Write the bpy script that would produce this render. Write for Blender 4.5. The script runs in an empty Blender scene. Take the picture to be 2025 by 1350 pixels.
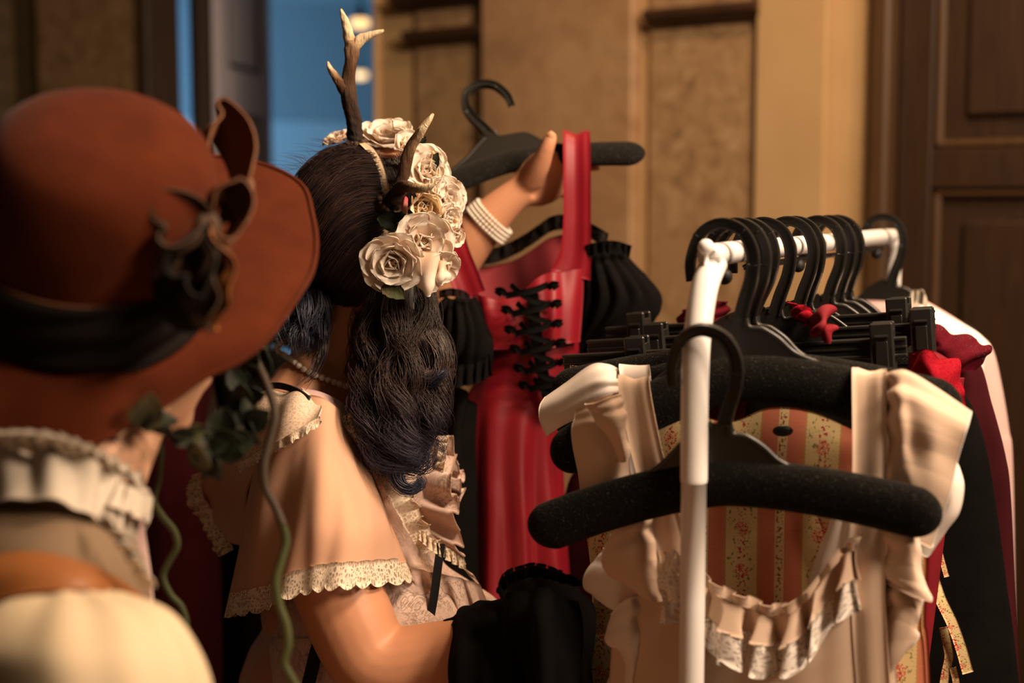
import bpy, math, random
import numpy as np
from mathutils import Vector, Matrix
random.seed(7); RNG = np.random.default_rng(7)
PI = math.pi
scene = bpy.context.scene
COL = scene.collection

# ------------------------------------------------------------------ camera
CAM = np.array([0.0, 0.0, 1.65]); PITCH = math.radians(5.5); FPX = 2812.5
cd = bpy.data.cameras.new('camera'); cam = bpy.data.objects.new('camera', cd); COL.objects.link(cam)
cam.location = CAM; cam.rotation_euler = (PI / 2 - PITCH, 0, 0)
cd.sensor_width = 36.0; cd.lens = 50.0; cd.clip_start = 0.05
cd.dof.use_dof = True; cd.dof.focus_distance = 1.64; cd.dof.aperture_fstop = 2.4
scene.camera = cam

# ------------------------------------------------------------------ world, lamps, exposure
scene.view_settings.view_transform = 'Standard'; scene.view_settings.look = 'None'
scene.view_settings.exposure = 0.0; scene.view_settings.gamma = 1.0
scene.view_settings.use_curve_mapping = False
wd = bpy.data.worlds.new('world'); scene.world = wd; wd.use_nodes = True
wb = wd.node_tree.nodes['Background']; wb.inputs[0].default_value = (1.0, 0.72, 0.5, 1); wb.inputs[1].default_value = 0.05

def lamp(name, kind, loc, energy, col, size=0.3, target=None, **kw):
    l = bpy.data.lights.new(name, kind); o = bpy.data.objects.new(name, l); COL.objects.link(o)
    o.location = loc; l.energy = energy; l.color = col
    if kind == 'AREA': l.shape = 'DISK'; l.size = size
    else: l.shadow_soft_size = size
    for k, v in kw.items(): setattr(l, k, v)
    if target is not None:
        o.rotation_euler = (Vector(target) - Vector(loc)).to_track_quat('-Z', 'Y').to_euler()
    return o
WARM = (1.0, 0.745, 0.53)
lamp('ceiling_lamp_light', 'AREA', (0.95, 1.10, 2.80), 50, WARM, 0.5, (0.1, 1.75, 1.1))
lamp('front_fill_light', 'AREA', (1.75, 0.15, 2.7), 62, WARM, 0.6, (0.3, 1.6, 1.2))  # added fill light for camera-facing fronts such as blouse and flowers
lamp('ceiling_lamp_light_rear', 'AREA', (0.75, 2.1, 3.2), 26, (1.0, 0.66, 0.38), 0.3, (0.75, 2.7, 0))
lamp('blue_room_light', 'AREA', (-2.3, 6.6, 1.9), 46, (0.48, 0.75, 1.0), 1.4, (-1.4, 9.3, 2.3))

# ------------------------------------------------------------------ projection helpers (photo pixel + distance -> point in the room)
_c, _s = math.cos(PITCH), math.sin(PITCH)
def ray(px, py):
    a, b = (px - 1012.5) / FPX, (675 - py) / FPX
    return np.array([a, _c + b * _s, -_s + b * _c])
def at(px, py, d): return CAM + ray(px, py) * d
def hit(px, py, p, n):
    r = ray(px, py); return CAM + r * (np.dot(np.asarray(p) - CAM, n) / np.dot(r, n))

# ------------------------------------------------------------------ mesh helpers
def cr(P, n, closed=False):
    P = np.asarray(P, float); k = len(P)
    if k == 2 and not closed:
        t = np.linspace(0, 1, n)[:, None]; return P[0] * (1 - t) + P[1] * t
    if closed: t = np.arange(n) * k / n
    else: t = np.linspace(0, k - 1, n)
    i = np.floor(t).astype(int)
    if not closed: i = np.minimum(i, k - 2)
    f = (t - i).reshape((-1,) + (1,) * (P.ndim - 1))
    if closed: g = lambda j: P[j % k]
    else:
        ext = np.concatenate([[2 * P[0] - P[1]], P, [2 * P[-1] - P[-2]]])
        g = lambda j: ext[np.clip(j + 1, 0, k + 1)]
    a, b, c, d = g(i - 1), g(i), g(i + 1), g(i + 2)
    return 0.5 * (2 * b + (c - a) * f + (2 * a - 5 * b + 4 * c - d) * f ** 2 + (3 * b - a - 3 * c + d) * f ** 3)
def surf(ctrl, nu, nv, cu=False, cv=False):
    A = cr(ctrl, nu, cu); return np.swapaxes(cr(np.swapaxes(A, 0, 1), nv, cv), 0, 1)
def normals(P, cu=False, cv=False):
    def gr(A, ax, c):
        if c: return np.roll(A, -1, ax) - np.roll(A, 1, ax)
        return np.gradient(A, axis=ax)
    n = np.cross(gr(P, 0, cu), gr(P, 1, cv)); L = np.linalg.norm(n, axis=2, keepdims=True)
    return n / np.maximum(L, 1e-12)
def quads(nu, nv, cu=False, cv=False, base=0, flip=False):
    i = np.arange(nu if cu else nu - 1)[:, None]; j = np.arange(nv if cv else nv - 1)[None]
    a = i * nv + j; b = ((i + 1) % nu) * nv + j; c = ((i + 1) % nu) * nv + (j + 1) % nv; d = i * nv + (j + 1) % nv
    q = np.stack([a, b, c, d], -1).reshape(-1, 4) + base
    return q[:, ::-1] if flip else q
MW = {}          # world matrix of every root we make (parts share it)
def mk(name, V, F, mat, parent=None, uv=None, smooth=True, label=None, world=True):
    V = np.asarray(V, float).reshape(-1, 3)
    M = MW[parent] if parent is not None else None
    if M is not None and world:
        Mi = np.array(M.inverted()); V = V @ Mi[:3, :3].T + Mi[:3, 3]
    me = bpy.data.meshes.new(name)
    if isinstance(F, np.ndarray):
        nf, k = F.shape
        me.vertices.add(len(V)); me.vertices.foreach_set('co', V.astype(np.float32).ravel())
        me.loops.add(nf * k); me.loops.foreach_set('vertex_index', F.astype(np.int32).ravel())
        me.polygons.add(nf); me.polygons.foreach_set('loop_start', np.arange(0, nf * k, k, dtype=np.int32))
        me.update(calc_edges=True); me.validate()
    else:
        me.from_pydata(V.tolist(), [], [list(map(int, f)) for f in F]); me.update()
    if uv is not None:
        L = me.uv_layers.new(name='UVMap'); idx = np.empty(len(me.loops), np.int32)
        me.loops.foreach_get('vertex_index', idx)
        L.data.foreach_set('uv', np.asarray(uv, np.float32).reshape(-1, 2)[idx].ravel())
    me.polygons.foreach_set('use_smooth', np.full(len(me.polygons), smooth))
    for m in (mat if isinstance(mat, (list, tuple)) else [mat]): me.materials.append(m)
    o = bpy.data.objects.new(name, me); COL.objects.link(o)
    if parent is not None: o.parent = parent; MW[o] = M
    else: MW[o] = Matrix.Identity(4)
    if label: o['label'] = label
    return o
def thing(name, label, cat, loc=(0, 0, 0), rotz=0, group=None, kind=None):
    o = bpy.data.objects.new(name, None); COL.objects.link(o); o.empty_display_size = 0.05
    o.location = loc; o.rotation_euler = (0, 0, rotz)
    MW[o] = Matrix.Translation(Vector(loc)) @ Matrix.Rotation(rotz, 4, 'Z')
    return tag(o, label, cat, group, kind)
def tag(o, label, cat=None, group=None, kind=None):
    if label: o['label'] = label
    if cat: o['category'] = cat
    if group: o['group'] = group
    if kind: o['kind'] = kind
    return o
def sheet(P, th=0.0015, cu=False, cv=False, nrm=None):
    """grid of points -> closed thin cloth (front, back and rim)"""
    nu, nv = P.shape[:2]; N = normals(P, cu, cv) if nrm is None else nrm
    V = np.concatenate([(P + N * th / 2).reshape(-1, 3), (P - N * th / 2).reshape(-1, 3)]); n = nu * nv
    F = [quads(nu, nv, cu, cv), quads(nu, nv, cu, cv, n, True)]
    def rim(a):
        a = np.asarray(a); F.append(np.stack([a[:-1], a[:-1] + n, a[1:] + n, a[1:]], 1))
    I = np.arange(n).reshape(nu, nv)
    if not cu:
        r0, r1 = I[0], I[-1]
        if cv: r0, r1 = np.append(r0, r0[0]), np.append(r1, r1[0])
        rim(r0); rim(r1[::-1])
    if not cv:
        c0, c1 = I[:, 0], I[:, -1]
        if cu: c0, c1 = np.append(c0, c0[0]), np.append(c1, c1[0])
        rim(c0[::-1]); rim(c1)
    U, W = np.meshgrid(np.linspace(0, 1, nu), np.linspace(0, 1, nv), indexing='ij')
    uv = np.stack([W, U], -1).reshape(-1, 2)
    return V, np.concatenate(F), np.concatenate([uv, uv])
def cloth(name, ctrl, mat, parent=None, nu=40, nv=40, cu=False, cv=False, disp=None, th=0.002, conv=at, uvs=(1, 1), label=None, edge=None, hem=None):
    C = np.array([[conv(*p) for p in row] for row in ctrl]) if conv else np.asarray(ctrl, float)
    P = surf(C, nu, nv, cu, cv)
    U, W = np.meshgrid(np.linspace(0, 1, nu), np.linspace(0, 1, nv), indexing='ij')
    if disp is not None: P = P + normals(P, cu, cv) * disp(U, W)[..., None]
    if edge is not None: P = edge(P, U, W)
    V, F, uv = sheet(P, th, cu, cv)
    ob = mk(name, V, F, mat, parent, uv * np.array(uvs), label=label)
    if hem is not None: mk('hem', *tube(P[:, -1][::2], 0.0013, 6), hem, ob)
    return ob
def tube(path, r, seg=10, n=None, flat=1.0, up=(0, 0, 1), closed=False, wob=None):
    """swept tube; r may be per control point; flat squashes along 'up'-normal axis. returns V, F(list)"""
    path = np.asarray(path, float); k = len(path); rr = np.broadcast_to(np.asarray(r, float), (k,))
    if n is None: n = k
    P = cr(path, n, closed); R = cr(rr[:, None], n, closed)[:, 0]
    T = (np.roll(P, -1, 0) - np.roll(P, 1, 0)) if closed else np.gradient(P, axis=0)
    T /= np.maximum(np.linalg.norm(T, axis=1, keepdims=True), 1e-12)
    u = np.asarray(up, float); A = np.zeros_like(P); prev = None
    for i in range(n):
        a = (u if prev is None else prev); a = a - T[i] * np.dot(a, T[i])
        if np.linalg.norm(a) < 1e-4: a = np.array([1.0, 0.3, 0.2]); a = a - T[i] * np.dot(a, T[i])
        a /= np.linalg.norm(a); A[i] = a; prev = a
    B = np.cross(T, A); th = np.linspace(0, 2 * PI, seg, endpoint=False)
    rad = R[:, None] * np.ones(seg)
    if wob is not None: rad = rad * wob(np.linspace(0, 1, n)[:, None], th[None])
    V = P[:, None] + rad[..., None] * (np.cos(th)[None, :, None] * A[:, None] * flat + np.sin(th)[None, :, None] * B[:, None])
    F = quads(n, seg, closed, True)[:, ::-1].tolist()
    if not closed: F += [list(range(seg)), list(range((n - 1) * seg, n * seg))[::-1]]
    return V.reshape(-1, 3), F
def join(*parts):
    V, F, b = [], [], 0
    for v, f in parts:
        v = np.asarray(v).reshape(-1, 3); V.append(v); F += [[int(i) + b for i in q] for q in f]; b += len(v)
    return np.concatenate(V), F
def box(x0, x1, y0, y1, z0, z1):
    V = np.array([(x, y, z) for x in (x0, x1) for y in (y0, y1) for z in (z0, z1)], float)
    return V, [(0, 1, 3, 2), (4, 6, 7, 5), (0, 4, 5, 1), (2, 3, 7, 6), (0, 2, 6, 4), (1, 5, 7, 3)]
def rbox(x0, x1, y0, y1, z0, z1, b=0.002):
    """box with chamfered edges: 24 verts"""
    c = np.array([(x0 + x1) / 2, (y0 + y1) / 2, (z0 + z1) / 2]); h = np.array([x1 - x0, y1 - y0, z1 - z0]) / 2
    b = min(b, h.min() * 0.8); V = []; ix = {}
    for sx in (-1, 1):
        for sy in (-1, 1):
            for sz in (-1, 1):
                for ax in range(3):
                    p = h - b; p = p.copy(); p[ax] = h[ax]
                    ix[(sx, sy, sz, ax)] = len(V); V.append(c + p * np.array([sx, sy, sz]))
    F = []
    for ax in range(3):
        a1, a2 = (ax + 1) % 3, (ax + 2) % 3
        for s in (-1, 1):
            q = []
            for (u, v) in ((-1, -1), (1, -1), (1, 1), (-1, 1)):
                k = [0, 0, 0]; k[ax] = s; k[a1] = u; k[a2] = v; q.append(ix[(*k, ax)])
            F.append(q if s > 0 else q[::-1])
    for ax in range(3):
        a1, a2 = (ax + 1) % 3, (ax + 2) % 3
        for u in (-1, 1):
            for v in (-1, 1):
                k0 = [0, 0, 0]; k0[ax] = -1; k0[a1] = u; k0[a2] = v; k1 = list(k0); k1[ax] = 1
                q = [ix[(*k0, a1)], ix[(*k0, a2)], ix[(*k1, a2)], ix[(*k1, a1)]]
                F.append(q if u * v < 0 else q[::-1])
    for sx in (-1, 1):
        for sy in (-1, 1):
            for sz in (-1, 1):
                t = [ix[(sx, sy, sz, a)] for a in range(3)]; F.append(t if sx * sy * sz > 0 else t[::-1])
    return np.array(V), F
def ellipsoid(c, r, R=np.eye(3), nu=14, nv=20, f=None):
    th = np.linspace(0, PI, nu)[:, None]; ph = np.linspace(0, 2 * PI, nv, endpoint=False)[None]
    D = np.stack([np.sin(th) * np.cos(ph), np.sin(th) * np.sin(ph), np.cos(th) * np.ones_like(ph)], -1)
    k = 1 if f is None else f(D)[..., None]
    V = ((D * k * np.asarray(r)) @ np.asarray(R).T + np.asarray(c)).reshape(-1, 3)
    return V, quads(nu, nv, False, True).tolist()
def ball(c, r, nu=8, nv=12):
    V, F = ellipsoid(c, (r, r, r), nu=nu, nv=nv); return V, F
def lathe(prof, c, seg=24):
    th = np.linspace(0, 2 * PI, seg, endpoint=False); pr = np.asarray(prof, float)
    V = np.stack([pr[:, None, 0] * np.cos(th), pr[:, None, 0] * np.sin(th), pr[:, None, 1] * np.ones(seg)], -1) + np.asarray(c)
    n = len(pr); F = quads(n, seg, False, True)[:, ::-1].tolist()
    return V.reshape(-1, 3), F + [list(range(seg)), list(range((n - 1) * seg, n * seg))[::-1]]
def strands(P, r, seg=3):
    """P (k,m,3) many paths -> thin tapered tubes"""
    k, m = P.shape[:2]; T = np.gradient(P, axis=1); T /= np.maximum(np.linalg.norm(T, axis=2, keepdims=True), 1e-9)
    ref = np.array([0.3, -0.9, 0.31]); A = np.cross(T, ref); A /= np.maximum(np.linalg.norm(A, axis=2, keepdims=True), 1e-9); B = np.cross(T, A)
    tp = np.sin(np.linspace(0.25, PI - 0.12, m)) ** 0.6
    rr = (np.broadcast_to(np.asarray(r, float).reshape(-1, 1), (k, 1)) * tp)[..., None, None]
    th = np.linspace(0, 2 * PI, seg, endpoint=False)
    V = P[:, :, None] + rr * (np.cos(th)[None, None, :, None] * A[:, :, None] + np.sin(th)[None, None, :, None] * B[:, :, None])
    q = quads(m, seg, False, True); F = (q[None] + (np.arange(k) * m * seg)[:, None, None]).reshape(-1, 4)
    return V.reshape(-1, 3), F
def pfold(seed, n=5, lo=1, hi=6):
    """random sum of sines along u for cloth folds"""
    g = np.random.default_rng(seed); fr = g.uniform(lo, hi, n); ph = g.uniform(0, 6.28, n); am = g.uniform(0.4, 1, n); am /= am.sum()
    sk = g.uniform(-1.2, 1.2, n)
    return lambda U, W: sum(a * np.sin(2 * PI * f * W + p + s * 3 * U) for a, f, p, s in zip(am, fr, ph, sk))

# ------------------------------------------------------------------ materials
def nt(name):
    m = bpy.data.materials.new(name); m.use_nodes = True; t = m.node_tree
    return m, t, t.nodes['Principled BSDF'], t.nodes['Material Output']
def N(t, typ, **kw):
    n = t.nodes.new('ShaderNode' + typ)
    for k, v in kw.items():
        if k.startswith('i_'):
            key = k[2:]; n.inputs[int(key) if key.isdigit() else key.replace('_', ' ')].default_value = v
        else: setattr(n, k, v)
    return n
def ramp(t, fac, stops):
    r = N(t, 'ValToRGB'); e = r.color_ramp.elements
    while len(e) < len(stops): e.new(0.5)
    for q, (p, c) in zip(e, stops): q.position = p; q.color = (*c, 1) if len(c) == 3 else c
    t.links.new(fac, r.inputs[0]); return r.outputs[0]
def mathn(t, op, a, b=None, c=None, clamp=False):
    n = N(t, 'Math', operation=op); n.use_clamp = clamp
    for i, v in enumerate((a, b, c)):
        if v is None: continue
        if isinstance(v, (int, float)): n.inputs[i].default_value = v
        else: t.links.new(v, n.inputs[i])
    return n.outputs[0]
def mixc(t, fac, a, b):
    n = N(t, 'Mix', data_type='RGBA')
    for k, v in ((0, fac), (6, a), (7, b)):
        if isinstance(v, (int, float)): n.inputs[k].default_value = v
        elif isinstance(v, tuple): n.inputs[k].default_value = (*v, 1)
        else: t.links.new(v, n.inputs[k])
    return n.outputs[2]
def coords(t, uv=False): return N(t, 'TexCoord').outputs['UV' if uv else 'Object']
def noise(t, vec, scale, detail=4, rough=0.55, dist=0):
    n = N(t, 'TexNoise', i_Scale=scale, i_Detail=detail, i_Roughness=rough, i_Distortion=dist)
    t.links.new(vec, n.inputs['Vector']); return n.outputs['Fac']
def mapv(t, vec, sc=(1, 1, 1), rot=(0, 0, 0), loc=(0, 0, 0)):
    n = N(t, 'Mapping'); n.inputs['Scale'].default_value = sc; n.inputs['Rotation'].default_value = rot; n.inputs['Location'].default_value = loc
    t.links.new(vec, n.inputs['Vector']); return n.outputs[0]
def bump(t, bsdf, h, strength=0.3, dist=0.002):
    b = N(t, 'Bump', i_Strength=strength, i_Distance=dist); t.links.new(h, b.inputs['Height']); t.links.new(b.outputs[0], bsdf.inputs['Normal'])
def mat(name, col, rough=0.8, col2=None, vs=8, bs=0, bstr=0.3, bd=0.002, metal=0, sheen=0, sss=0, spec=0.3, coat=0, aniso=None, emit=None):
    m, t, b, o = nt(name); b.inputs['Roughness'].default_value = rough; b.inputs['Metallic'].default_value = metal
    b.inputs['Specular IOR Level'].default_value = spec
    if col2 is None: b.inputs['Base Color'].default_value = (*col, 1)
    else:
        v = coords(t); v = mapv(t, v, aniso) if aniso else v
        t.links.new(ramp(t, noise(t, v, vs), [(0.32, col), (0.68, col2)]), b.inputs['Base Color'])
    if bs: bump(t, b, noise(t, coords(t), bs, 3), bstr, bd)
    if sheen: b.inputs['Sheen Weight'].default_value = sheen; b.inputs['Sheen Roughness'].default_value = 0.4
    if sss:
        b.inputs['Subsurface Weight'].default_value = sss; b.inputs['Subsurface Radius'].default_value = (0.012, 0.005, 0.003); b.inputs['Subsurface Scale'].default_value = 1.0
    if coat: b.inputs['Coat Weight'].default_value = coat
    if emit: b.inputs['Emission Color'].default_value = (*emit[0], 1); b.inputs['Emission Strength'].default_value = emit[1]
    return m
def lace(name, col, scale=60, thr=0.1, body=0.25, rough=0.9, ring=True):
    """openwork: threads are opaque, holes see-through (real holes, for every ray alike)"""
    m, t, b, o = nt(name); b.inputs['Base Color'].default_value = (*col, 1); b.inputs['Roughness'].default_value = rough; b.inputs['Specular IOR Level'].default_value = 0.1
    v = coords(t, True)
    vo = N(t, 'TexVoronoi', feature='DISTANCE_TO_EDGE', i_Scale=scale); t.links.new(v, vo.inputs['Vector'])
    thread = mathn(t, 'LESS_THAN', vo.outputs['Distance'], thr)
    if ring:
        v2 = N(t, 'TexVoronoi', feature='F1', i_Scale=scale * 0.33); v2.inputs['Randomness'].default_value = 0.5; t.links.new(v, v2.inputs['Vector'])
        w = mathn(t, 'SINE', mathn(t, 'MULTIPLY', v2.outputs['Distance'], 22.0)); thread = mathn(t, 'MAXIMUM', thread, mathn(t, 'GREATER_THAN', w, 0.72))
    sx = N(t, 'SeparateXYZ'); t.links.new(v, sx.inputs[0])
    al = mathn(t, 'MAXIMUM', thread, body)
    tr = N(t, 'BsdfTransparent'); mx = N(t, 'MixShader'); t.links.new(al, mx.inputs[0]); t.links.new(tr.outputs[0], mx.inputs[1]); t.links.new(b.outputs[0], mx.inputs[2])
    t.links.new(mx.outputs[0], o.inputs[0]); bump(t, b, thread, 0.5, 0.001)
    return m
def silk(name, col, col2, rough=0.42, sheen=0.3, bs=900):
    m = mat(name, col, rough, col2, 5, bs, 0.12, 0.0005, sheen=sheen, spec=0.35); return m
# ------------------------------------------------------------------ material library
def mat_stone(name, a, b, c, sc=14):
    m, t, s, o = nt(name); v = coords(t); s.inputs['Roughness'].default_value = 0.75
    n1 = noise(t, v, sc, 8, 0.68, 0.6); n2 = noise(t, v, sc * 0.16, 5, 0.6, 1.2)
    c1 = ramp(t, n1, [(0.3, a), (0.5, b), (0.72, c)])
    t.links.new(mixc(t, ramp(t, n2, [(0.42, (0, 0, 0)), (0.62, (1, 1, 1))]), c1, mixc(t, 0.55, c1, b)), s.inputs['Base Color'])
    bump(t, s, n1, 0.35, 0.006); return m
def mat_marble(name, a, b, vein):
    m, t, s, o = nt(name); v = coords(t); s.inputs['Roughness'].default_value = 0.55
    n1 = noise(t, v, 7, 10, 0.72, 0.5); n2 = noise(t, v, 2.6, 6, 0.6, 0.8); n3 = noise(t, v, 40, 4, 0.6)
    c1 = ramp(t, n1, [(0.32, a), (0.62, b)])
    c2 = mixc(t, ramp(t, n2, [(0.52, (0,) * 3), (0.72, (0.55,) * 3)]), c1, vein)
    t.links.new(mixc(t, mathn(t, 'MULTIPLY', n3, 0.35), c2, a), s.inputs['Base Color']); return m
def mat_wood(name, a, b, rough=0.45, sc=(6, 6, 0.7)):
    m, t, s, o = nt(name); s.inputs['Roughness'].default_value = rough; v = mapv(t, coords(t), sc)
    n1 = noise(t, v, 9, 7, 0.6, 0.8); t.links.new(ramp(t, n1, [(0.3, a), (0.7, b)]), s.inputs['Base Color']); bump(t, s, n1, 0.12, 0.002); return m
def mat_stripe(name):
    """coral dress cloth with cream stripes that carry red roses and green sprigs (u across, v along, in metres)"""
    m, t, s, o = nt(name); s.inputs['Roughness'].default_value = 0.75; s.inputs['Specular IOR Level'].default_value = 0.2
    uv = coords(t, True); sx = N(t, 'SeparateXYZ'); t.links.new(uv, sx.inputs[0]); u, v = sx.outputs[0], sx.outputs[1]
    P = 0.0826
    def dist(cen, per, x): return mathn(t, 'ABSOLUTE', mathn(t, 'SUBTRACT', mathn(t, 'MODULO', mathn(t, 'ADD', x, 10 * per - cen + per / 2), per), per / 2))
    dw, dn = dist(0.0, P, u), dist(P / 2, P, u)
    wide = mathn(t, 'LESS_THAN', dw, 0.0174); narrow = mathn(t, 'LESS_THAN', dn, 0.0050)
    coral = ramp(t, noise(t, mapv(t, uv, (40, 900, 1)), 1.0, 3), [(0.3, (0.50, 0.15, 0.085)), (0.7, (0.60, 0.20, 0.115))])
    cream = ramp(t, noise(t, mapv(t, uv, (900, 900, 1)), 1.0, 2), [(0.3, (0.58, 0.42, 0.19)), (0.7, (0.68, 0.52, 0.27))])
    band = mathn(t, 'MAXIMUM', wide, narrow); base = mixc(t, band, coral, cream)
    # roses down the wide stripe
    dv = dist(0.0, 0.046, v); rr = mathn(t, 'SQRT', mathn(t, 'ADD', mathn(t, 'POWER', dw, 2.0), mathn(t, 'POWER', dv, 2.0)))
    pet = N(t, 'TexVoronoi', feature='DISTANCE_TO_EDGE', i_Scale=420.0); t.links.new(uv, pet.inputs['Vector'])
    rose = mathn(t, 'MULTIPLY', mathn(t, 'LESS_THAN', mathn(t, 'ADD', rr, mathn(t, 'MULTIPLY', noise(t, uv, 260, 2), 0.004)), 0.0098), mathn(t, 'GREATER_THAN', pet.outputs['Distance'], 0.13))
    dv2 = dist(0.023, 0.046, v)
    stem = mathn(t, 'MULTIPLY', mathn(t, 'LESS_THAN', mathn(t, 'ADD', dw, mathn(t, 'MULTIPLY', dv2, 0.12)), 0.0055), mathn(t, 'GREATER_THAN', noise(t, uv, 260, 2), 0.56))
    vine = mathn(t, 'MULTIPLY', mathn(t, 'LESS_THAN', mathn(t, 'ABSOLUTE', mathn(t, 'SUBTRACT', dw, mathn(t, 'ADD', 0.0085, mathn(t, 'MULTIPLY', mathn(t, 'SINE', mathn(t, 'MULTIPLY', v, 136.6)), 0.003)))), 0.0042), mathn(t, 'GREATER_THAN', noise(t, mapv(t, uv, (1, 0.6, 1)), 330, 3), 0.59))
    nvine = mathn(t, 'MULTIPLY', mathn(t, 'LESS_THAN', dn, 0.0035), mathn(t, 'GREATER_THAN', noise(t, uv, 300, 2), 0.56))
    saw = mathn(t, 'MULTIPLY', mathn(t, 'LESS_THAN', mathn(t, 'ABSOLUTE', mathn(t, 'SUBTRACT', dw, 0.0182)), 0.0014), mathn(t, 'GREATER_THAN', mathn(t, 'SINE', mathn(t, 'MULTIPLY', v, 1500.0)), 0.0))
    c = mixc(t, saw, base, (0.45, 0.27, 0.08)); c = mixc(t, vine, c, (0.17, 0.17, 0.05)); c = mixc(t, nvine, c, (0.25, 0.06, 0.03))
    c = mixc(t, stem, c, (0.38, 0.03, 0.03)); c = mixc(t, rose, c, (0.50, 0.035, 0.045))
    t.links.new(c, s.inputs['Base Color']); bump(t, s, noise(t, uv, 1500, 2), 0.15, 0.0005); return m
def mat_toile(name):
    m, t, s, o = nt(name); s.inputs['Roughness'].default_value = 0.8; v = coords(t)
    n1 = noise(t, v, 38, 6, 0.66, 2.2); n2 = noise(t, v, 14, 3, 0.5, 1.0)
    ink = mathn(t, 'MULTIPLY', ramp(t, mathn(t, 'ABSOLUTE', mathn(t, 'SUBTRACT', n1, 0.5)), [(0.0, (1,) * 3), (0.045, (0,) * 3)]), ramp(t, n2, [(0.42, (0.1,) * 3), (0.6, (0.85,) * 3)]))
    base = ramp(t, n2, [(0.35, (0.62, 0.43, 0.35)), (0.6, (0.70, 0.52, 0.43))])
    c = mixc(t, ink, base, (0.20, 0.11, 0.07)); t.links.new(c, s.inputs['Base Color']); bump(t, s, noise(t, v, 700, 2), 0.2, 0.0006); return m
def mat_flock(name):
    m, t, s, o = nt(name); v = coords(t); s.inputs['Roughness'].default_value = 1.0; s.inputs['Specular IOR Level'].default_value = 0.05
    n = noise(t, v, 520, 2); sp = ramp(t, noise(t, v, 760, 1), [(0.66, (0.008, 0.0075, 0.0065)), (0.74, (0.10, 0.09, 0.075))])
    t.links.new(sp, s.inputs['Base Color']); s.inputs['Sheen Weight'].default_value = 0.10; s.inputs['Sheen Tint'].default_value = (0.5, 0.45, 0.4, 1)
    bump(t, s, n, 0.8, 0.002); return m
def mat_antler(name):
    m, t, s, o = nt(name); s.inputs['Roughness'].default_value = 0.6; s.inputs['Specular IOR Level'].default_value = 0.25
    uv = N(t, 'SeparateXYZ'); t.links.new(coords(t, True), uv.inputs[0])
    n = noise(t, mapv(t, coords(t), (1, 1, 0.16)), 230, 6, 0.65)
    f = mathn(t, 'ADD', uv.outputs[1], mathn(t, 'MULTIPLY', mathn(t, 'SUBTRACT', n, 0.5), 0.34))
    t.links.new(ramp(t, f, [(0.0, (0.012, 0.008, 0.006)), (0.22, (0.028, 0.014, 0.008)), (0.55, (0.095, 0.042, 0.017)), (0.72, (0.36, 0.22, 0.11)), (0.82, (0.74, 0.58, 0.36))]), s.inputs['Base Color'])
    bump(t, s, n, 0.9, 0.005); return m
def mat_petal(name, a, b):
    m, t, s, o = nt(name); s.inputs['Roughness'].default_value = 0.7; s.inputs['Specular IOR Level'].default_value = 0.2
    uv = N(t, 'SeparateXYZ'); t.links.new(coords(t, True), uv.inputs[0])
    n = noise(t, mapv(t, coords(t, True), (14, 1.5, 1)), 3, 4)
    f = mathn(t, 'ADD', uv.outputs[1], mathn(t, 'MULTIPLY', mathn(t, 'SUBTRACT', n, 0.5), 0.3))
    t.links.new(ramp(t, f, [(0.05, a), (0.7, b)]), s.inputs['Base Color'])
    pass
    bump(t, s, n, 0.25, 0.001)
    tl = N(t, 'BsdfTranslucent'); mx = N(t, 'MixShader', i_0=0.36); t.links.new(s.inputs['Base Color'].links[0].from_socket, tl.inputs[0])
    t.links.new(s.outputs[0], mx.inputs[1]); t.links.new(tl.outputs[0], mx.inputs[2]); t.links.new(mx.outputs[0], o.inputs[0]); return m
def mat_hair(name, a, b, rough=0.42):
    m, t, s, o = nt(name); s.inputs['Roughness'].default_value = rough; s.inputs['Specular IOR Level'].default_value = 0.5
    t.links.new(ramp(t, noise(t, coords(t), 30, 3), [(0.35, a), (0.65, b)]), s.inputs['Base Color']); return m
M = {}
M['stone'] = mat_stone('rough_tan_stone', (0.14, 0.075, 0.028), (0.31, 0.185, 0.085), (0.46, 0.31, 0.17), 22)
M['marble'] = mat_marble('tan_marble', (0.30, 0.165, 0.075), (0.46, 0.29, 0.155), (0.20, 0.13, 0.085))
M['plaster'] = mat('cream_plaster', (0.42, 0.27, 0.125), 0.75, (0.48, 0.315, 0.155), 5)
M['dimstone'] = mat_stone('shade_dimmed_stone', (0.045, 0.028, 0.010), (0.085, 0.056, 0.022), (0.12, 0.082, 0.036), 20)  # darker stone: the dim light on the left wall is put into its colour
M['ledge'] = mat('dark_brown_ledge', (0.055, 0.025, 0.012), 0.5, (0.03, 0.015, 0.008), 10)
M['wood'] = mat_wood('brown_door_wood', (0.022, 0.009, 0.0026), (0.036, 0.016, 0.005))
M['woodframe'] = mat_wood('brown_frame_wood', (0.055, 0.025, 0.008), (0.075, 0.036, 0.012))
M['doorgrey'] = mat('grey_painted_door', (0.66, 0.62, 0.72), 0.5, (0.70, 0.66, 0.74), 4)
M['doordark'] = mat_wood('dark_door_wood', (0.035, 0.020, 0.012), (0.055, 0.032, 0.02))
M['floorw'] = mat_wood('floor_wood', (0.10, 0.05, 0.025), (0.16, 0.085, 0.04), 0.4, (0.7, 8, 8))
M['ceil'] = mat('ceiling_paint', (0.42, 0.33, 0.22), 0.9)
M['blue'] = mat('blue_wall_paint', (0.25, 0.38, 0.47), 0.8)
M['bluelight'] = mat('pale_blue_paint', (0.42, 0.62, 0.74), 0.7)
M['pole'] = mat('white_enamel', (0.80, 0.76, 0.72), 0.28, spec=0.5)
M['plastic'] = mat('black_plastic', (0.012, 0.0108, 0.009), 0.36, spec=0.5, bs=700, bstr=0.1, bd=0.0005)
M['rubber'] = mat('black_rubber', (0.012, 0.012, 0.012), 0.6)
M['flock'] = mat_flock('black_flock')
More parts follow.
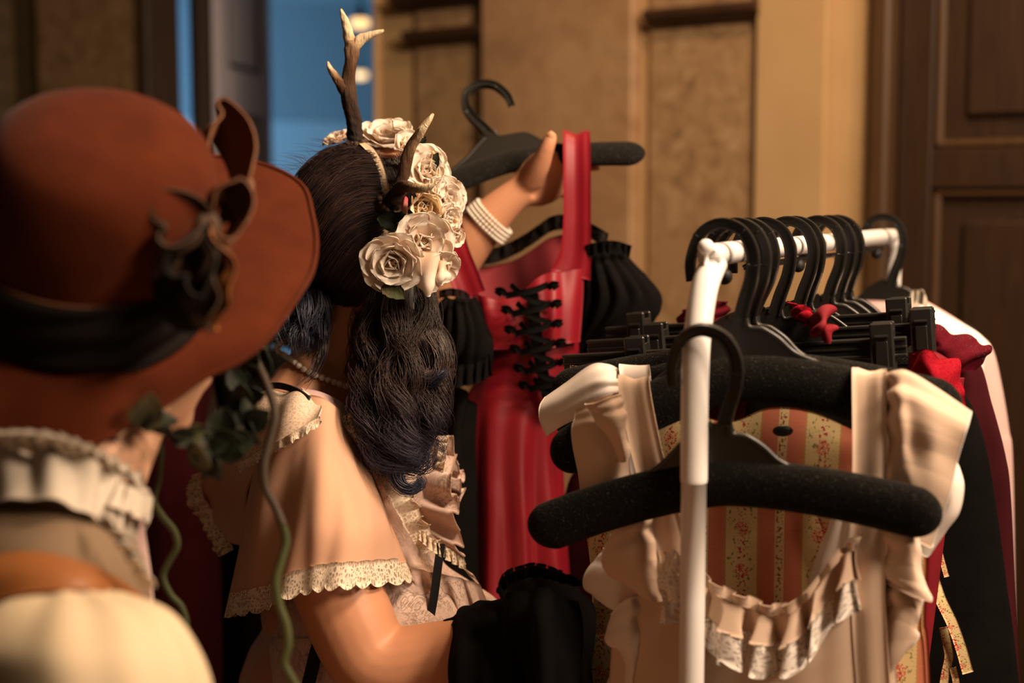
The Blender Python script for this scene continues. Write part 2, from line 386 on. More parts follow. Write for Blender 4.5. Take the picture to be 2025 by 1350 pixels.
M['cream'] = mat('cream_crepe', (0.64, 0.46, 0.335), 0.8, (0.68, 0.50, 0.37), 6, 900, 0.15, 0.0006, sheen=0.1, spec=0.2)
M['white'] = mat('white_crepe', (0.78, 0.69, 0.61), 0.75, (0.82, 0.73, 0.66), 6, 900, 0.15, 0.0006, spec=0.2)
M['stripe'] = mat_stripe('coral_floral_stripe')
M['toile'] = mat_toile('pink_toile_print')
M['blush'] = mat('blush_cotton', (0.58, 0.33, 0.205), 0.85, (0.62, 0.36, 0.235), 7, 1000, 0.2, 0.0006, spec=0.15)
M['laceC'] = lace('cream_lace', (0.80, 0.66, 0.50), 180, 0.12, 0.30)
M['laceW'] = lace('ivory_lace', (0.90, 0.81, 0.72), 190, 0.13, 0.42)
M['laceB'] = lace('black_lace', (0.012, 0.010, 0.010), 260, 0.16, 0.62)
M['laceR'] = lace('red_lace', (0.26, 0.004, 0.012), 230, 0.12, 0.66)
M['laceD'] = lace('burgundy_lace', (0.085, 0.003, 0.009), 260, 0.15, 0.75)
M['red'] = silk('red_satin', (0.17, 0.0020, 0.008), (0.23, 0.003, 0.012), 0.5, 0.05)
M['redsheer'] = mat('rose_red_mesh', (0.19, 0.018, 0.024), 0.8)
M['brightred'] = mat('bright_red_cloth', (0.20, 0.003, 0.009), 0.8, (0.15, 0.002, 0.007), 20, 600, 0.3, 0.001)
M['burg'] = mat('burgundy_cloth', (0.028, 0.0025, 0.004), 0.9, (0.042, 0.004, 0.006), 8, 500, 0.2, 0.001, spec=0.1)
M['black'] = mat('black_cloth', (0.0034, 0.0030, 0.0027), 0.95, (0.0055, 0.0048, 0.0042), 20, 500, 0.4, 0.001, spec=0.05)
M['ribbon'] = mat('black_velvet_ribbon', (0.008, 0.008, 0.009), 0.95, sheen=0.2)
M['pinkrobe'] = mat('pale_pink_cloth', (0.55, 0.36, 0.33), 0.85, (0.60, 0.40, 0.36), 6)
M['skin'] = mat('skin', (0.53, 0.245, 0.13), 0.5, (0.57, 0.275, 0.155), 9, 320, 0.06, 0.0008, sss=0.22, spec=0.35)
M['skin2'] = mat('skin_warm', (0.60, 0.33, 0.20), 0.55, (0.64, 0.36, 0.22), 9, sss=0.1)
M['haircap'] = mat('hair_cap', (0.008, 0.006, 0.006), 0.9, spec=0.05)
M['hair'] = mat_hair('dark_plum_hair', (0.011, 0.007, 0.009), (0.026, 0.015, 0.016), 0.38)
M['hairbrown'] = mat_hair('dark_brown_hair', (0.035, 0.018, 0.016), (0.075, 0.038, 0.028), 0.4)
M['hairblue'] = mat_hair('blue_dyed_hair', (0.018, 0.019, 0.034), (0.045, 0.047, 0.080), 0.4)
M['antler'] = mat_antler('antler_horn')
M['petalA'] = mat_petal('ivory_petal', (0.90, 0.66, 0.48), (0.94, 0.85, 0.74))
M['petalB'] = mat_petal('peach_petal', (0.90, 0.55, 0.35), (0.92, 0.78, 0.64))
M['petalC'] = mat_petal('cream_petal', (0.92, 0.64, 0.34), (0.95, 0.80, 0.58))
M['petalP'] = mat_petal('pink_petal', (0.62, 0.10, 0.14), (0.70, 0.40, 0.32))
M['leaf'] = mat('dark_leaf', (0.006, 0.008, 0.004), 0.65, (0.013, 0.018, 0.007), 60, 200, 0.4, 0.002)
M['leafbrown'] = mat('brown_green_leaf', (0.07, 0.05, 0.02), 0.6, (0.04, 0.05, 0.02), 60, 200, 0.4, 0.002)
M['satin'] = mat('ivory_satin_ribbon', (0.66, 0.50, 0.33), 0.4, spec=0.5)
M['pearl'] = mat('pearl', (0.74, 0.66, 0.54), 0.22, spec=0.6, coat=0.4)
M['felt'] = mat('rust_felt', (0.082, 0.0160, 0.0042), 0.95, (0.064, 0.0115, 0.0032), 30, 500, 0.4, 0.001, sheen=0.05, spec=0.1)
M['hatband'] = mat('dark_hat_ribbon', (0.007, 0.0045, 0.0035), 0.75, spec=0.15)
M['bowbrown'] = mat('brown_bow', (0.16, 0.06, 0.022), 0.7, (0.10, 0.04, 0.016), 12)
M['bowdark'] = mat('dark_brown_bow', (0.035, 0.018, 0.010), 0.75, (0.06, 0.03, 0.014), 14)
M['vest'] = mat('taupe_vest', (0.16, 0.105, 0.06), 0.85, (0.19, 0.125, 0.075), 10, 500, 0.2, 0.001)
M['leather'] = mat('brown_leather', (0.24, 0.085, 0.022), 0.5, (0.19, 0.065, 0.018), 8)
M['shirt'] = mat('cream_shirt', (0.54, 0.42, 0.27), 0.85, (0.58, 0.46, 0.30), 8, 700, 0.2, 0.001)
M['frill'] = mat('off_white_frill', (0.47, 0.40, 0.32), 0.85, (0.52, 0.45, 0.36), 20)
M['vine'] = mat('green_vine', (0.050, 0.054, 0.012), 0.7, (0.032, 0.036, 0.009), 12)
M['vinebrown'] = mat('brown_vine', (0.04, 0.025, 0.014), 0.7)
M['lampglow'] = mat('lamp_glow', (1, 0.8, 0.5), 0.5, emit=((1.0, 0.60, 0.24), 2.0))
M['lampmetal'] = mat('lamp_metal', (0.10, 0.10, 0.10), 0.5)
# ------------------------------------------------------------------ setting: the back wall runs obliquely behind everything
WA, WB = at(0, 404, 5.12), at(2025, 404, 3.02)
WU = WB - WA; WU[2] = 0; WU /= np.linalg.norm(WU); WN = np.array([WU[1], -WU[0], 0.0])      # along the wall, out of the wall (towards the camera)
if WN[1] > 0: WN = -WN
WROT = math.atan2(WU[1], WU[0])
def wu(px): return float(np.dot(hit(px, 404, WA, WN) - WA, WU))
def wz(px, py): return float(hit(px, py, WA, WN)[2])
WORG = (WA[0], WA[1], 0.0)
def wroot(name, kind='structure'):
    o = thing(name, None, None, WORG, WROT, kind=kind); return o
# wall-local frame: x along the wall, y = -outwards (so y<0 is in front), z up
def wbox(name, parent, x0, x1, out0, out1, z0, z1, m, b=0.004): return mk(name, *rbox(x0, x1, -out1, -out0, z0, z1, b), m, parent, smooth=False, world=False)
wall = wroot('wall_back')
HGT = 3.4
uL0, uL1 = wu(300), wu(756)
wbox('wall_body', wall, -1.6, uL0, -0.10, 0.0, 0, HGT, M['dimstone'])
wbox('wall_body', wall, uL1, wu(1728), -0.25, 0.0, 0, HGT, M['plaster'])
wbox('wall_body', wall, uL0, uL1, -0.25, 0.0, 2.75, HGT, M['plaster'])
wbox('wall_body', wall, wu(1728), wu(2025) + 1.6, -0.25, 0.0, 2.75, HGT, M['plaster'])
wbox('stone_panel', wall, wu(828), wu(972), 0.0, 0.012, 0.3, 2.9, M['stone'])
wbox('marble_panel', wall, wu(974), wu(1268), 0.0, 0.05, 0.0, 3.2, M['marble'])
wbox('stone_panel', wall, wu(1286), wu(1500), 0.0, 0.012, 0.3, 2.9, M['stone'])
wbox('pilaster', wall, wu(1502), wu(1640), 0.0, 0.035, 0.0, 3.2, M['plaster'])
wbox('pilaster', wall, wu(92), wu(296), 0.0, 0.02, 0.0, 3.2, M['stone'])
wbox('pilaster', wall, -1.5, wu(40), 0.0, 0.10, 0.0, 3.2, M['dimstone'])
tn = 0
def ledge(px0, px1, pyc, hh, out):
    global tn; tn += 1
    z = wz((px0 + px1) / 2, pyc); o = wroot('trim_%d' % tn); a, b = wu(px0), wu(px1)
    prof = [(0, -hh), (out * 0.45, -hh), (out * 0.7, -hh * 0.35), (out, 0.0), (out, hh * 0.7), (out * 0.85, hh), (0, hh)]
    V = [(x, -p - 0.008, z + q) for x in (a, b) for p, q in prof]; n = len(prof)
    F = [[i, (i + 1) % n, n + (i + 1) % n, n + i] for i in range(n)] + [list(range(n))[::-1], list(range(n, 2 * n))]
    mk('ledge', V, F, M['ledge'], o, smooth=False, world=False)
ledge(822, 970, 72, 0.020, 0.05); ledge(800, 970, -2, 0.022, 0.06); ledge(1290, 1508, 31, 0.020, 0.05)
ledge(-60, 34, 28, 0.022, 0.14); ledge(-60, 26, 104, 0.022, 0.14); ledge(-60, 20, 160, 0.02, 0.14)
# brown panelled door on the right
d2 = wroot('door_2')
x0, x1 = wu(1766), wu(2025) + 0.75
wbox('door_frame', d2, wu(1730), wu(1766), -0.02, 0.05, 0, 2.75, M['woodframe'], 0.008)
wbox('door_frame', d2, wu(1766), x1 + 0.1, -0.02, 0.05, 2.62, 2.75, M['woodframe'], 0.008)
lx = [x0, wu(1832), x1 - 0.06, x1]
zr = [wz(1930, 372), wz(1930, 292)]
wbox('door_stile', d2, lx[0], lx[1], -0.06, -0.02, 0, 2.62, M['wood'])
wbox('door_stile', d2, lx[2], lx[3], -0.06, -0.02, 0, 2.62, M['wood'])
for a, b in ((0, 0.28), (zr[0], zr[1]), (2.5, 2.62)): wbox('door_rail', d2, lx[1], lx[2], -0.06, -0.02, a, b, M['wood'])
for a, b in ((0.28, zr[0]), (zr[1], 2.5)):
    wbox('door_panel', d2, lx[1], lx[2], -0.075, -0.05, a, b, M['wood'])
    wbox('raised_field', d2, lx[1] + 0.07, lx[2] - 0.07, -0.05, -0.033, a + 0.07, b - 0.07, M['wood'], 0.012)
    for (p, q, r, s) in ((lx[1], lx[2], a, a + 0.02), (lx[1], lx[2], b - 0.02, b), (lx[1], lx[1] + 0.02, a, b)):
        wbox('panel_moulding', d2, p, q, -0.05, -0.028, r, s, M['woodframe'], 0.008)
# doorway with its casing and the grey double door standing open into the blue room
dw = wroot('trim_%d' % (tn + 1))
wbox('door_casing', dw, uL0, wu(318), -0.10, 0.04, 0, 2.75, M['doordark'], 0.008)
wbox('door_casing', dw, uL1 - 0.018, uL1, -0.25, 0.02, 0, 2.75, M['plaster'], 0.008)
wbox('door_casing', dw, uL0, uL1, -0.25, 0.03, 2.68, 2.75, M['doordark'], 0.008)
def leaf(name, p0, p1, mt, mt2, th=0.045):
    """a panelled door leaf standing between two floor points"""
    p0, p1 = np.array([*p0, 0.0]), np.array([*p1, 0.0]); d = p1 - p0; L = np.linalg.norm(d)
    o = thing(name, None, None, tuple(p0), math.atan2(d[1], d[0]), kind='structure')
    def bx(n, a, b, c, e, z0, z1, m): mk(n, *rbox(a, b, c, e, z0, z1, 0.004), m, o, smooth=False, world=False)
    st = L * 0.2
    bx('door_stile', 0, st, -th / 2, th / 2, 0.01, 2.66, mt); bx('door_stile', L - st, L, -th / 2, th / 2, 0.01, 2.66, mt)
    zs = [0.01, 0.25, 0.95, 1.12, 1.98, 2.14, 2.54, 2.66]
    for k in range(0, 8, 2): bx('door_rail', st, L - st, -th / 2, th / 2, zs[k], zs[k + 1], mt)
    for k in range(1, 7, 2):
        bx('door_panel', st, L - st, -th / 4, th / 4, zs[k], zs[k + 1], mt)
        for s in (-1, 1):
            for (a, b, c, e) in ((st, st + 0.02, zs[k], zs[k + 1]), (L - st - 0.02, L - st, zs[k], zs[k + 1]), (st, L - st, zs[k], zs[k] + 0.02), (st, L - st, zs[k + 1] - 0.02, zs[k + 1])):
                bx('panel_moulding', a, b, min(s * th / 4, s * th * 0.47), max(s * th / 4, s * th * 0.47), c, e, mt2)
    return o
g = lambda px, d: tuple(at(px, 404, d)[:2])
leaf('door_1', g(424, 5.05), g(530, 5.6), M['doorgrey'], M['doordark'])
leaf('door_3', g(318, 4.95), g(350, 5.45), M['doordark'], M['doordark'])
p = at(404, 404, 4.98)
post = thing('trim_%d' % (tn + 2), None, None, (p[0], p[1], 0), WROT, kind='structure')
mk('door_post', *rbox(-0.03, 0.03, -0.03, 0.03, 0, 2.7, 0.006), M['doordark'], post, smooth=False, world=False)
# blue room beyond
br = thing('wall_far', None, None, (0, 0, 0), 0, kind='structure')
A, B = at(250, 404, 8.6), at(850, 404, 9.7)
def wquad(name, A, B, z0, z1, m, parent, th=0.1):
    d = np.array([B[0] - A[0], B[1] - A[1], 0]); n = np.array([-d[1], d[0], 0]) / np.linalg.norm(d) * th
    V = [(A[0], A[1], z0), (B[0], B[1], z0), (B[0], B[1], z1), (A[0], A[1], z1)]; V = np.array(V); V = np.concatenate([V, V + n])
    return mk(name, V, [(0, 1, 2, 3), (7, 6, 5, 4), (0, 4, 5, 1), (1, 5, 6, 2), (2, 6, 7, 3), (3, 7, 4, 0)], m, parent, smooth=False)
zw, zc = 2.18, 2.93
A2, B2 = A - (B - A) * 1.6, B + (B - A) * 0.8
wquad('wall_body', A2, B2, 0, 3.3, M['blue'], br)
wquad('wainscot', A2 + np.array([0.03, -0.04, 0]), B2 + np.array([0.03, -0.04, 0]), 0, zw, M['bluelight'], br, 0.04)
cb = mk('ceiling_far', *box(-7, 1.2, 5.9, 11, zc, zc + 0.1), M['bluelight'], smooth=False); cb['kind'] = 'structure'
def pendant(px, py, d, label):
    c = at(px, py, d); o = thing('pendant_lamp', label, 'lamp', (c[0], c[1], c[2] - 0.03), 0, 'pendant lamps in the blue room')
    r = 19.0 / FPX * 6.2
    mk('lamp_shade', *lathe([(0.006, r * 1.9), (r * 0.35, r * 1.5), (r * 0.5, r * 0.75), (r * 0.95, r * 0.45), (r * 0.9, r * 0.42), (0.01, r * 0.42)], c, 28), M['lampmetal'], o)
    mk('glass_diffuser', *lathe([(0.003, r * 0.45), (r * 0.85, r * 0.42), (r, r * 0.1), (r * 0.9, -r * 0.35), (r * 0.5, -r * 0.5), (0.003, -r * 0.52)], c, 28), M['lampglow'], o)
    mk('cord', *tube([c + np.array([0, 0, r * 1.8]), np.array([c[0], c[1], zc])], 0.006, 6), M['lampmetal'], o)
pendant(712, 46, 6.2, 'nearer glowing pendant lamp hanging in the blue room, upper of the two')
pendant(713, 149, 8.6, 'farther glowing pendant lamp hanging in the blue room, lower of the two')
cl = mk('ceiling', *box(-4.5, 4, -2, 5.0, HGT, HGT + .1), M['ceil'], smooth=False); cl['kind'] = 'structure'
fl = mk('floor', *box(-7, 4, -2, 11, -0.1, 0), M['floorw'], smooth=False); fl['kind'] = 'structure'

# ------------------------------------------------------------------ clothes rack
RZ = 1.600
R0, R1 = np.array([0.213, 1.452, RZ]), np.array([0.590, 2.235, RZ])
RD = (R1 - R0) / np.linalg.norm(R1 - R0); RL = np.linalg.norm(R1 - R0); RX = np.array([RD[1], -RD[0], 0.0])      # hangers' long direction
rp = lambda t: R0 + (R1 - R0) * t
PR = 0.0136
rk = thing('clothes_rack', 'white tubular metal clothes rack full of hanging garments', 'clothes rack', (0.4, 1.84, 0))
Pn = R0 - RD * 0.078
up = lambda p, z: np.array([p[0], p[1], z])
curve = [up(Pn, 1.28), up(Pn, 1.40), up(Pn, 1.48), up(Pn + RD * 0.006, 1.525), up(Pn + RD * 0.026, 1.568), R0 + RD * -0.022 + np.array([0, 0, -0.008])]
mk('post', *tube([up(Pn, 0.12), up(Pn, 0.7), up(Pn, 1.384)], PR * 0.93, 24, 12), M['pole'], rk)
mk('curved_post_top', *tube([up(Pn, 1.378), up(Pn, 1.382)] + curve[1:], [PR * 0.97] + [PR] * 6, 24, 60), M['pole'], rk)
kb = R0 - RD * 0.046 + np.array([-0.001, 0, 0.0])
mk('screw_knob', *join(ball(kb + np.array([0, 0, 0.008]), 0.0082, 12, 18), tube([kb - [0, 0, 0.01], kb + [0, 0, 0.006]], 0.003, 8)), M['pole'], rk)
Pf = R1 + RD * 0.05
mk('rail', *tube([R0 - RD * 0.026 + np.array([0, 0, -0.006]), R0, rp(0.5), R1, R1 + RD * 0.03 + np.array([0, 0, -0.008]), up(Pf, RZ - 0.04), up(Pf, RZ - 0.09)], PR * 0.86, 20, 60), M['pole'], rk)
mk('post', *tube([up(Pf, RZ - 0.09), up(Pf, 0.12)], PR * 0.9, 20, 6), M['pole'], rk)
mk('rail_strip', *(lambda a, b: tube([a, b], 0.0035, 6))(rp(0.1) - [0, 0, 0.017], rp(0.95) - [0, 0, 0.017]), M['plastic'], rk)
for t in (0.015, 0.17, 0.36, 0.62, 0.9): mk('rail_clip', *ball(rp(t) + np.array([0.0, 0, -0.024]), 0.0085, 8, 12), M['rubber'], rk)
for Pq in (Pn, Pf):
    mk('foot_bar', *tube([up(Pq, 0.10) - RX * 0.24, up(Pq, 0.10) + RX * 0.24], PR, 14, 3), M['pole'], rk)
    for s in (-1, 1):
        c = up(Pq, 0.045) + RX * 0.22 * s
        mk('caster', *join(tube([c - RD * 0.012, c + RD * 0.012], 0.04, 16), tube([c + [0, 0, 0.03], up(c, 0.10)], 0.008, 8)), M['rubber'], rk)
mk('lower_bar', *tube([up(Pn, 0.2), up(Pf, 0.2)], PR * 0.8, 14, 3), M['pole'], rk)

# ------------------------------------------------------------------ hangers; local frame x = along hanger, y = along the rail, z up, origin where the hook sits on the rail
GH = 'hangers on the white clothes rack'
def hook_path(dz=0.0, sx=1.0):
    return [(-0.033 * sx, 0, -0.036), (-0.0305 * sx, 0, -0.014), (-0.017 * sx, 0, 0.0105), (0.004 * sx, 0, 0.0185), (0.024 * sx, 0, 0.0085), (0.0325 * sx, 0, -0.014), (0.0285 * sx, 0, -0.040), (0.018 * sx, 0, -0.064), (0.010 * sx, 0, -0.085 + dz)]
def band(path, w, th, n=40):
    """flat plastic band: radial width w, thickness th along y, with raised rims"""
    P = cr(np.array(path, float), n); T = np.gradient(P, axis=0); T /= np.linalg.norm(T, axis=1, keepdims=True)
    S = np.cross(T, [0, 1, 0]); W = np.linspace(w * 0.75, w * 1.15, n)[:, None] / 2
    Y = np.array([0, 1.0, 0])
    pr = [(1, -.5), (1, .5), (.72, .5), (.66, .18), (-.66, .18), (-.72, .5), (-1, .5), (-1, -.5), (-.72, -.5), (-.66, -.18), (.66, -.18), (.72, -.5)]
    V = np.stack([P + S * W * a + Y * th * b for a, b in pr], 1)
    k = len(pr); F = quads(n, k, False, True).tolist() + [list(range(k))[::-1], list(range((n - 1) * k, n * k))]
    return V.reshape(-1, 3), F
def plate(pts, th):
    """flat polygon in xz extruded along y"""
    n = len(pts); V = [(x, y, z) for y in (-th / 2, th / 2) for x, z in pts]
    return np.array(V), [list(range(n)), list(range(n, 2 * n))[::-1]] + [[i, n + i, n + (i + 1) % n, (i + 1) % n] for i in range(n)]
def flocked_hanger(root, hw=0.215, drop=0.045, sx=1.0, hookm=None, hs=1.0):
    hk = mk('hook', *band(hook_path(0, sx), 0.0125, 0.009), hookm or M['plastic'], root, smooth=False, world=False)
    for k in (9, 20, 27):
        q = cr(np.array(hook_path(0, sx)), 40); c = q[k]; d = q[k + 1] - q[k - 1]; d /= np.linalg.norm(d); s = np.cross(d, [0, 1, 0])
        mk('rib', *tube([c - s * 0.006, c + s * 0.006], 0.0022, 6, up=(0, 1, 0)), M['plastic'], hk, world=False)
    x0 = 0.010 * sx
    pts = [(x0 - .010, -.078), (x0 + .007, -.078), (x0 + .009, -.090), (x0 + .020, -.093), (.036, -.096), (.048, -.106), (.062, -.122), (.085, -.135), (.05, -.150), (-.05, -.150), (-.085, -.135), (-.055, -.117), (-.030, -.095)]
    pl = mk('neck_plate', *plate(pts, 0.006), M['plastic'], root, smooth=False, world=False)
    for sgn in (1, -1):
        rim = [(x0 + .007 if sgn > 0 else x0 - .010, 0, -.078)] + [(x, 0, z) for x, z in (((x0 + .009, -.090), (x0 + .020, -.093), (.036, -.096), (.048, -.106), (.062, -.122), (.085, -.135)) if sgn > 0 else ((-.018, -.086), (-.030, -.095), (-.055, -.117), (-.085, -.135)))]
        mk('rim', *tube(rim, 0.0036, 8, 26, up=(0, 1, 0)), M['plastic'], pl, world=False)
    n = 61; xs = np.sin(np.linspace(-PI / 2, PI / 2, n)); path = np.stack([xs * hw, -0.006 * np.abs(xs) ** 2, -0.140 - drop * np.abs(xs) ** 1.55], 1)
    h = 0.0245 * hs * np.minimum(1, np.sqrt(np.maximum(0.0, 1 - np.maximum(0, (np.abs(xs) - 0.86) / 0.14) ** 2)) + 0.02) * (1 + 0.08 * np.abs(xs))
    w = np.where(np.abs(xs) > 0.8, 0.6, 0.45)
    V, F = tube(path, h, 18, flat=0.5, up=(0, 1, 0)); mk('arms', V, F, M['flock'], root, world=False)
    return root
def clip_hanger(root, hw=0.215, zb=-0.118, clips=(-0.16, 0.16), sx=1.0, xoff=0.0):
    hk = mk('hook', *band(hook_path(0, sx), 0.0125, 0.008), M['plastic'], root, smooth=False, world=False)
    x0 = 0.010 * sx
    pts = [(x0 - .010, -.078), (x0 + .007, -.078), (x0 + .010, -.090), (.030, -.091), (.046, -.096), (.066, -.112), (.072, zb), (-.072 + xoff, zb), (-.03 + xoff / 2, -.092)]
    pl = mk('neck_plate', *plate(pts, 0.004), M['plastic'], root, smooth=False, world=False)
    mk('rim', *tube([(x, 0, z) for x, z in pts[1:7]], 0.0028, 8, 26, up=(0, 1, 0)), M['plastic'], pl, world=False)
    mk('rim', *tube([(x, 0, z) for x, z in (pts[0], pts[8], pts[7])], 0.0028, 8, 16, up=(0, 1, 0)), M['plastic'], pl, world=False)
    a, b = -hw + xoff, hw + xoff
    V, F = join(rbox(a, b, -.0025, .0025, zb - .011, zb + .011, .001), rbox(a, b, -.0065, .0065, zb + .007, zb + .011, .001), rbox(a, b, -.0065, .0065, zb - .011, zb - .007, .001), rbox(a, b, -.005, .005, zb - .0015, zb + .0015, .0008))
    mk('bar', V, F, M['plastic'], root, smooth=False, world=False)
    for x in clips:
        c = mk('clip', *join(rbox(x - .0125, x + .0125, -.0135, -.0085, zb - .030, zb + .028, .0025), rbox(x - .0125, x + .0125, .0085, .0135, zb - .030, zb + .028, .0025), rbox(x - .010, x + .010, -.009, .009, zb + .012, zb + .016, .001), rbox(x - .0125, x - .0095, -.010, .010, zb - .016, zb + .02, .001), rbox(x + .0095, x + .0125, -.010, .010, zb - .016, zb + .02, .001)), M['plastic'], root, smooth=False, world=False)
        mk('spring', *join(rbox(x - .0065, x + .0065, -.0165, -.0135, zb - .02, zb + .008, .001), tube([(x - .007, -.0155, zb + .013), (x + .007, -.0155, zb + .013)], .0022, 8, 3)), M['plastic'], c, smooth=False, world=False)
    return root
YAW = math.atan2(RX[1], RX[0])
TOP = np.array([0, 0, PR * 0.86 + 0.0005])
def setm(o, O, X, Y, Z):
    m = Matrix.Identity(4)
    for i in range(3): m[i][0], m[i][1], m[i][2], m[i][3] = X[i], Y[i], Z[i], O[i]
    o.matrix_world = m; MW[o] = m; return o
def hroot(t, label, dyaw=0.0, roll=5.0, group=GH):
    """a hanger on the rail at t: turned by dyaw about the hook, hanging askew by roll degrees"""
    h = thing('clothes_hanger', label, 'hanger', (0, 0, 0), 0, group); o, X, Y = hframe(t, dyaw); r = math.radians(roll)
    z = np.array([0, 0, 1.0]); return setm(h, o, X * math.cos(r) + z * math.sin(r), Y, z * math.cos(r) - X * math.sin(r))
def hframe(t, dyaw=0.0):
    o = rp(t) + TOP; a = YAW + dyaw; X = np.array([math.cos(a), math.sin(a), 0]); Y = np.array([-math.sin(a), math.cos(a), 0]); return o, X, Y
def hp(t, dyaw=0.0):
    """photo pixel -> point in that hanger's plane, shifted 'off' metres towards the camera"""
    o, X, Y = hframe(t, dyaw)
    return lambda px, py, off=0.0: hit(px, py, o - Y * off, Y)
T1, T2, T3 = -0.010, 0.050, 0.095
# the empty flocked hanger hooked round the post, tilted forward
h0 = thing('clothes_hanger', 'empty black flocked hanger hooked around the white front post', 'hanger', (0, 0, 0), 0, GH)
q0 = Pn - np.array([0, 0, 0]) ; z0 = 1.512
ya = YAW + 0.10; X0 = np.array([math.cos(ya), math.sin(ya), 0]); Y0 = np.array([-math.sin(ya), math.cos(ya), 0])
tl, rl = math.radians(12), math.radians(6.5)
Z1 = np.array([0, 0, 1.0]); Xr = X0 * math.cos(rl) + Z1 * math.sin(rl); Zr = Z1 * math.cos(rl) - X0 * math.sin(rl)
O0 = up(Pn, z0) - Y0 * 0.014 + X0 * 0.008
setm(h0, O0, Xr, Y0 * math.cos(tl) + Zr * math.sin(tl), Zr * math.cos(tl) - Y0 * math.sin(tl))
flocked_hanger(h0, 0.207)
flocked_hanger(hroot(T1, 'black flocked hanger carrying the cream frilled blouse', 0.12, 8.5), 0.205, 0.068)
flocked_hanger(hroot(T2, 'black flocked hanger inside the white blouse, just behind the cream blouse', 0.02), 0.220)
flocked_hanger(hroot(T3, 'black flocked hanger carrying the coral striped floral dress', 0.03, -1.5), 0.215)
clip_hanger(hroot(0.165, 'black plastic clip hanger just behind the flocked hangers, its clips lowest', 0.10), 0.195, -0.128, (-0.150, 0.125), xoff=-0.045)
clip_hanger(hroot(0.285, 'black plastic clip hanger with the tall clip beside the red lace', 0.06), 0.205, -0.120, (-0.165, 0.150), xoff=-0.050)
clip_hanger(hroot(0.325, 'black plastic clip hanger with a notched bar end, farthest of the clip hangers', -0.02), 0.205, -0.108, (-0.205, 0.120), xoff=-0.045)
flocked_hanger(hroot(0.455, 'black hanger carrying the bright red lace dress', 0.0), 0.15)
flocked_hanger(hroot(0.52, 'black hanger carrying the burgundy lace dress', 0.0), 0.155)
flocked_hanger(hroot(0.575, 'black hanger carrying the long black dress', 0.0), 0.155)
flocked_hanger(hroot(0.93, 'black velvet hanger at the far end of the rail, under the pale pink robe', 0.0), 0.13)
# ------------------------------------------------------------------ cloth helpers for garments
VIEW = np.array([0.0, -1.0, 0.0])
def ring(xl, xr, y, d, t, tilt=0.0, n=18, conv=None, x=0):
    th = np.linspace(0, 2 * PI, n, endpoint=False); xc, w = (xl + xr) / 2, (xr - xl) / 2
    if conv is None: return [tuple(at(xc + w * math.cos(a), y + tilt * math.cos(a), d - t * math.sin(a))) for a in th]
    return [tuple(conv(xc + w * math.cos(a), y + tilt * math.cos(a), d + t * math.sin(a))) for a in th]
def loft(name, rows, m, parent, nu=60, nv=96, disp=None, th=0.002, uvs=(1, 1), label=None, conv=None):
    return cloth(name, [ring(*r, conv=conv) for r in rows], m, parent, nu, nv, cv=True, disp=disp, th=th, conv=None, uvs=uvs, label=label)
def ruffle(name, path, drop, m, parent, waves, amp, nv=9, conv=at, out=VIEW, scallop=0.0, ns=0, th=0.0012, closed=False, label=None, lead=0.25, seed=0, per=10, flare=0.0):
    C = np.array([conv(*p) for p in path]); k = len(C); n = int(waves * per) + 1
    D = np.array([np.asarray(d, float) for d in drop]) if np.ndim(drop) == 2 else np.repeat(np.asarray(drop, float)[None], k, 0)
    P0, DD = cr(C, n, closed), cr(D, n, closed); u = np.linspace(0, 1, n)[:, None]; v = np.linspace(0, 1, nv)[None]
    g = np.random.default_rng(seed + 3); ph = np.interp(u[:, 0], np.linspace(0, 1, 9), g.uniform(-0.8, 0.8, 9))[:, None]
    w = np.sin(2 * PI * waves * u + ph * 2); T = np.gradient(P0, axis=0); T /= np.linalg.norm(T, axis=1, keepdims=True)
    am = amp * (lead + (1 - lead) * v) * np.interp(u[:, 0], np.linspace(0, 1, 7), g.uniform(0.65, 1.25, 7))[:, None]
    hem = 1 + (scallop * np.abs(np.sin(PI * (ns or waves) * u)) * (v > 0.99) if scallop else 0)
    P = P0[:, None] + DD[:, None] * (v * hem)[..., None] + np.asarray(out)[None, None] * (w * am + flare * v)[..., None] + T[:, None] * (0.55 * np.cos(4 * PI * waves * u + ph) * am * v)[..., None]
    V, F, uv = sheet(P, th, closed, False); L = np.linalg.norm(np.diff(P0, axis=0), axis=1).sum() * 1.3; H = np.linalg.norm(D, axis=1).mean()
    return mk(name, V, F, m, parent, uv[:, ::-1] * np.array([L, H]), label=label)
def strip(name, path, w, m, parent, conv=at, n=50, th=0.0018, side=None, nv=7, disp=None, label=None, uvs=(1, 1)):
    """ribbon along a path; side = width direction (world), default horizontal across the path"""
    C = np.array([conv(*p) for p in path]); P = cr(C, n); T = np.gradient(P, axis=0); T /= np.linalg.norm(T, axis=1, keepdims=True)
    if side is None: S = np.cross(T, [0, 1.0, 0.05])
    else: S = np.repeat(np.asarray(side, float)[None], n, 0); S = S - T * (S * T).sum(1, keepdims=True)
    S /= np.maximum(np.linalg.norm(S, axis=1, keepdims=True), 1e-9)
    W = cr(np.broadcast_to(np.asarray(w, float), (len(C),))[:, None], n)[:, 0] / 2; v = np.linspace(-1, 1, nv)
    G = P[:, None] + S[:, None] * (W[:, None] * v[None])[..., None]
    if disp is not None:
        U, Wv = np.meshgrid(np.linspace(0, 1, n), np.linspace(0, 1, nv), indexing='ij'); G = G + normals(G) * disp(U, Wv)[..., None]
    V, F, uv = sheet(G, th); return mk(name, V, F, m, parent, uv * np.array(uvs), label=label)
px = lambda n, d: n * d / FPX          # length in metres of n photo pixels at distance d

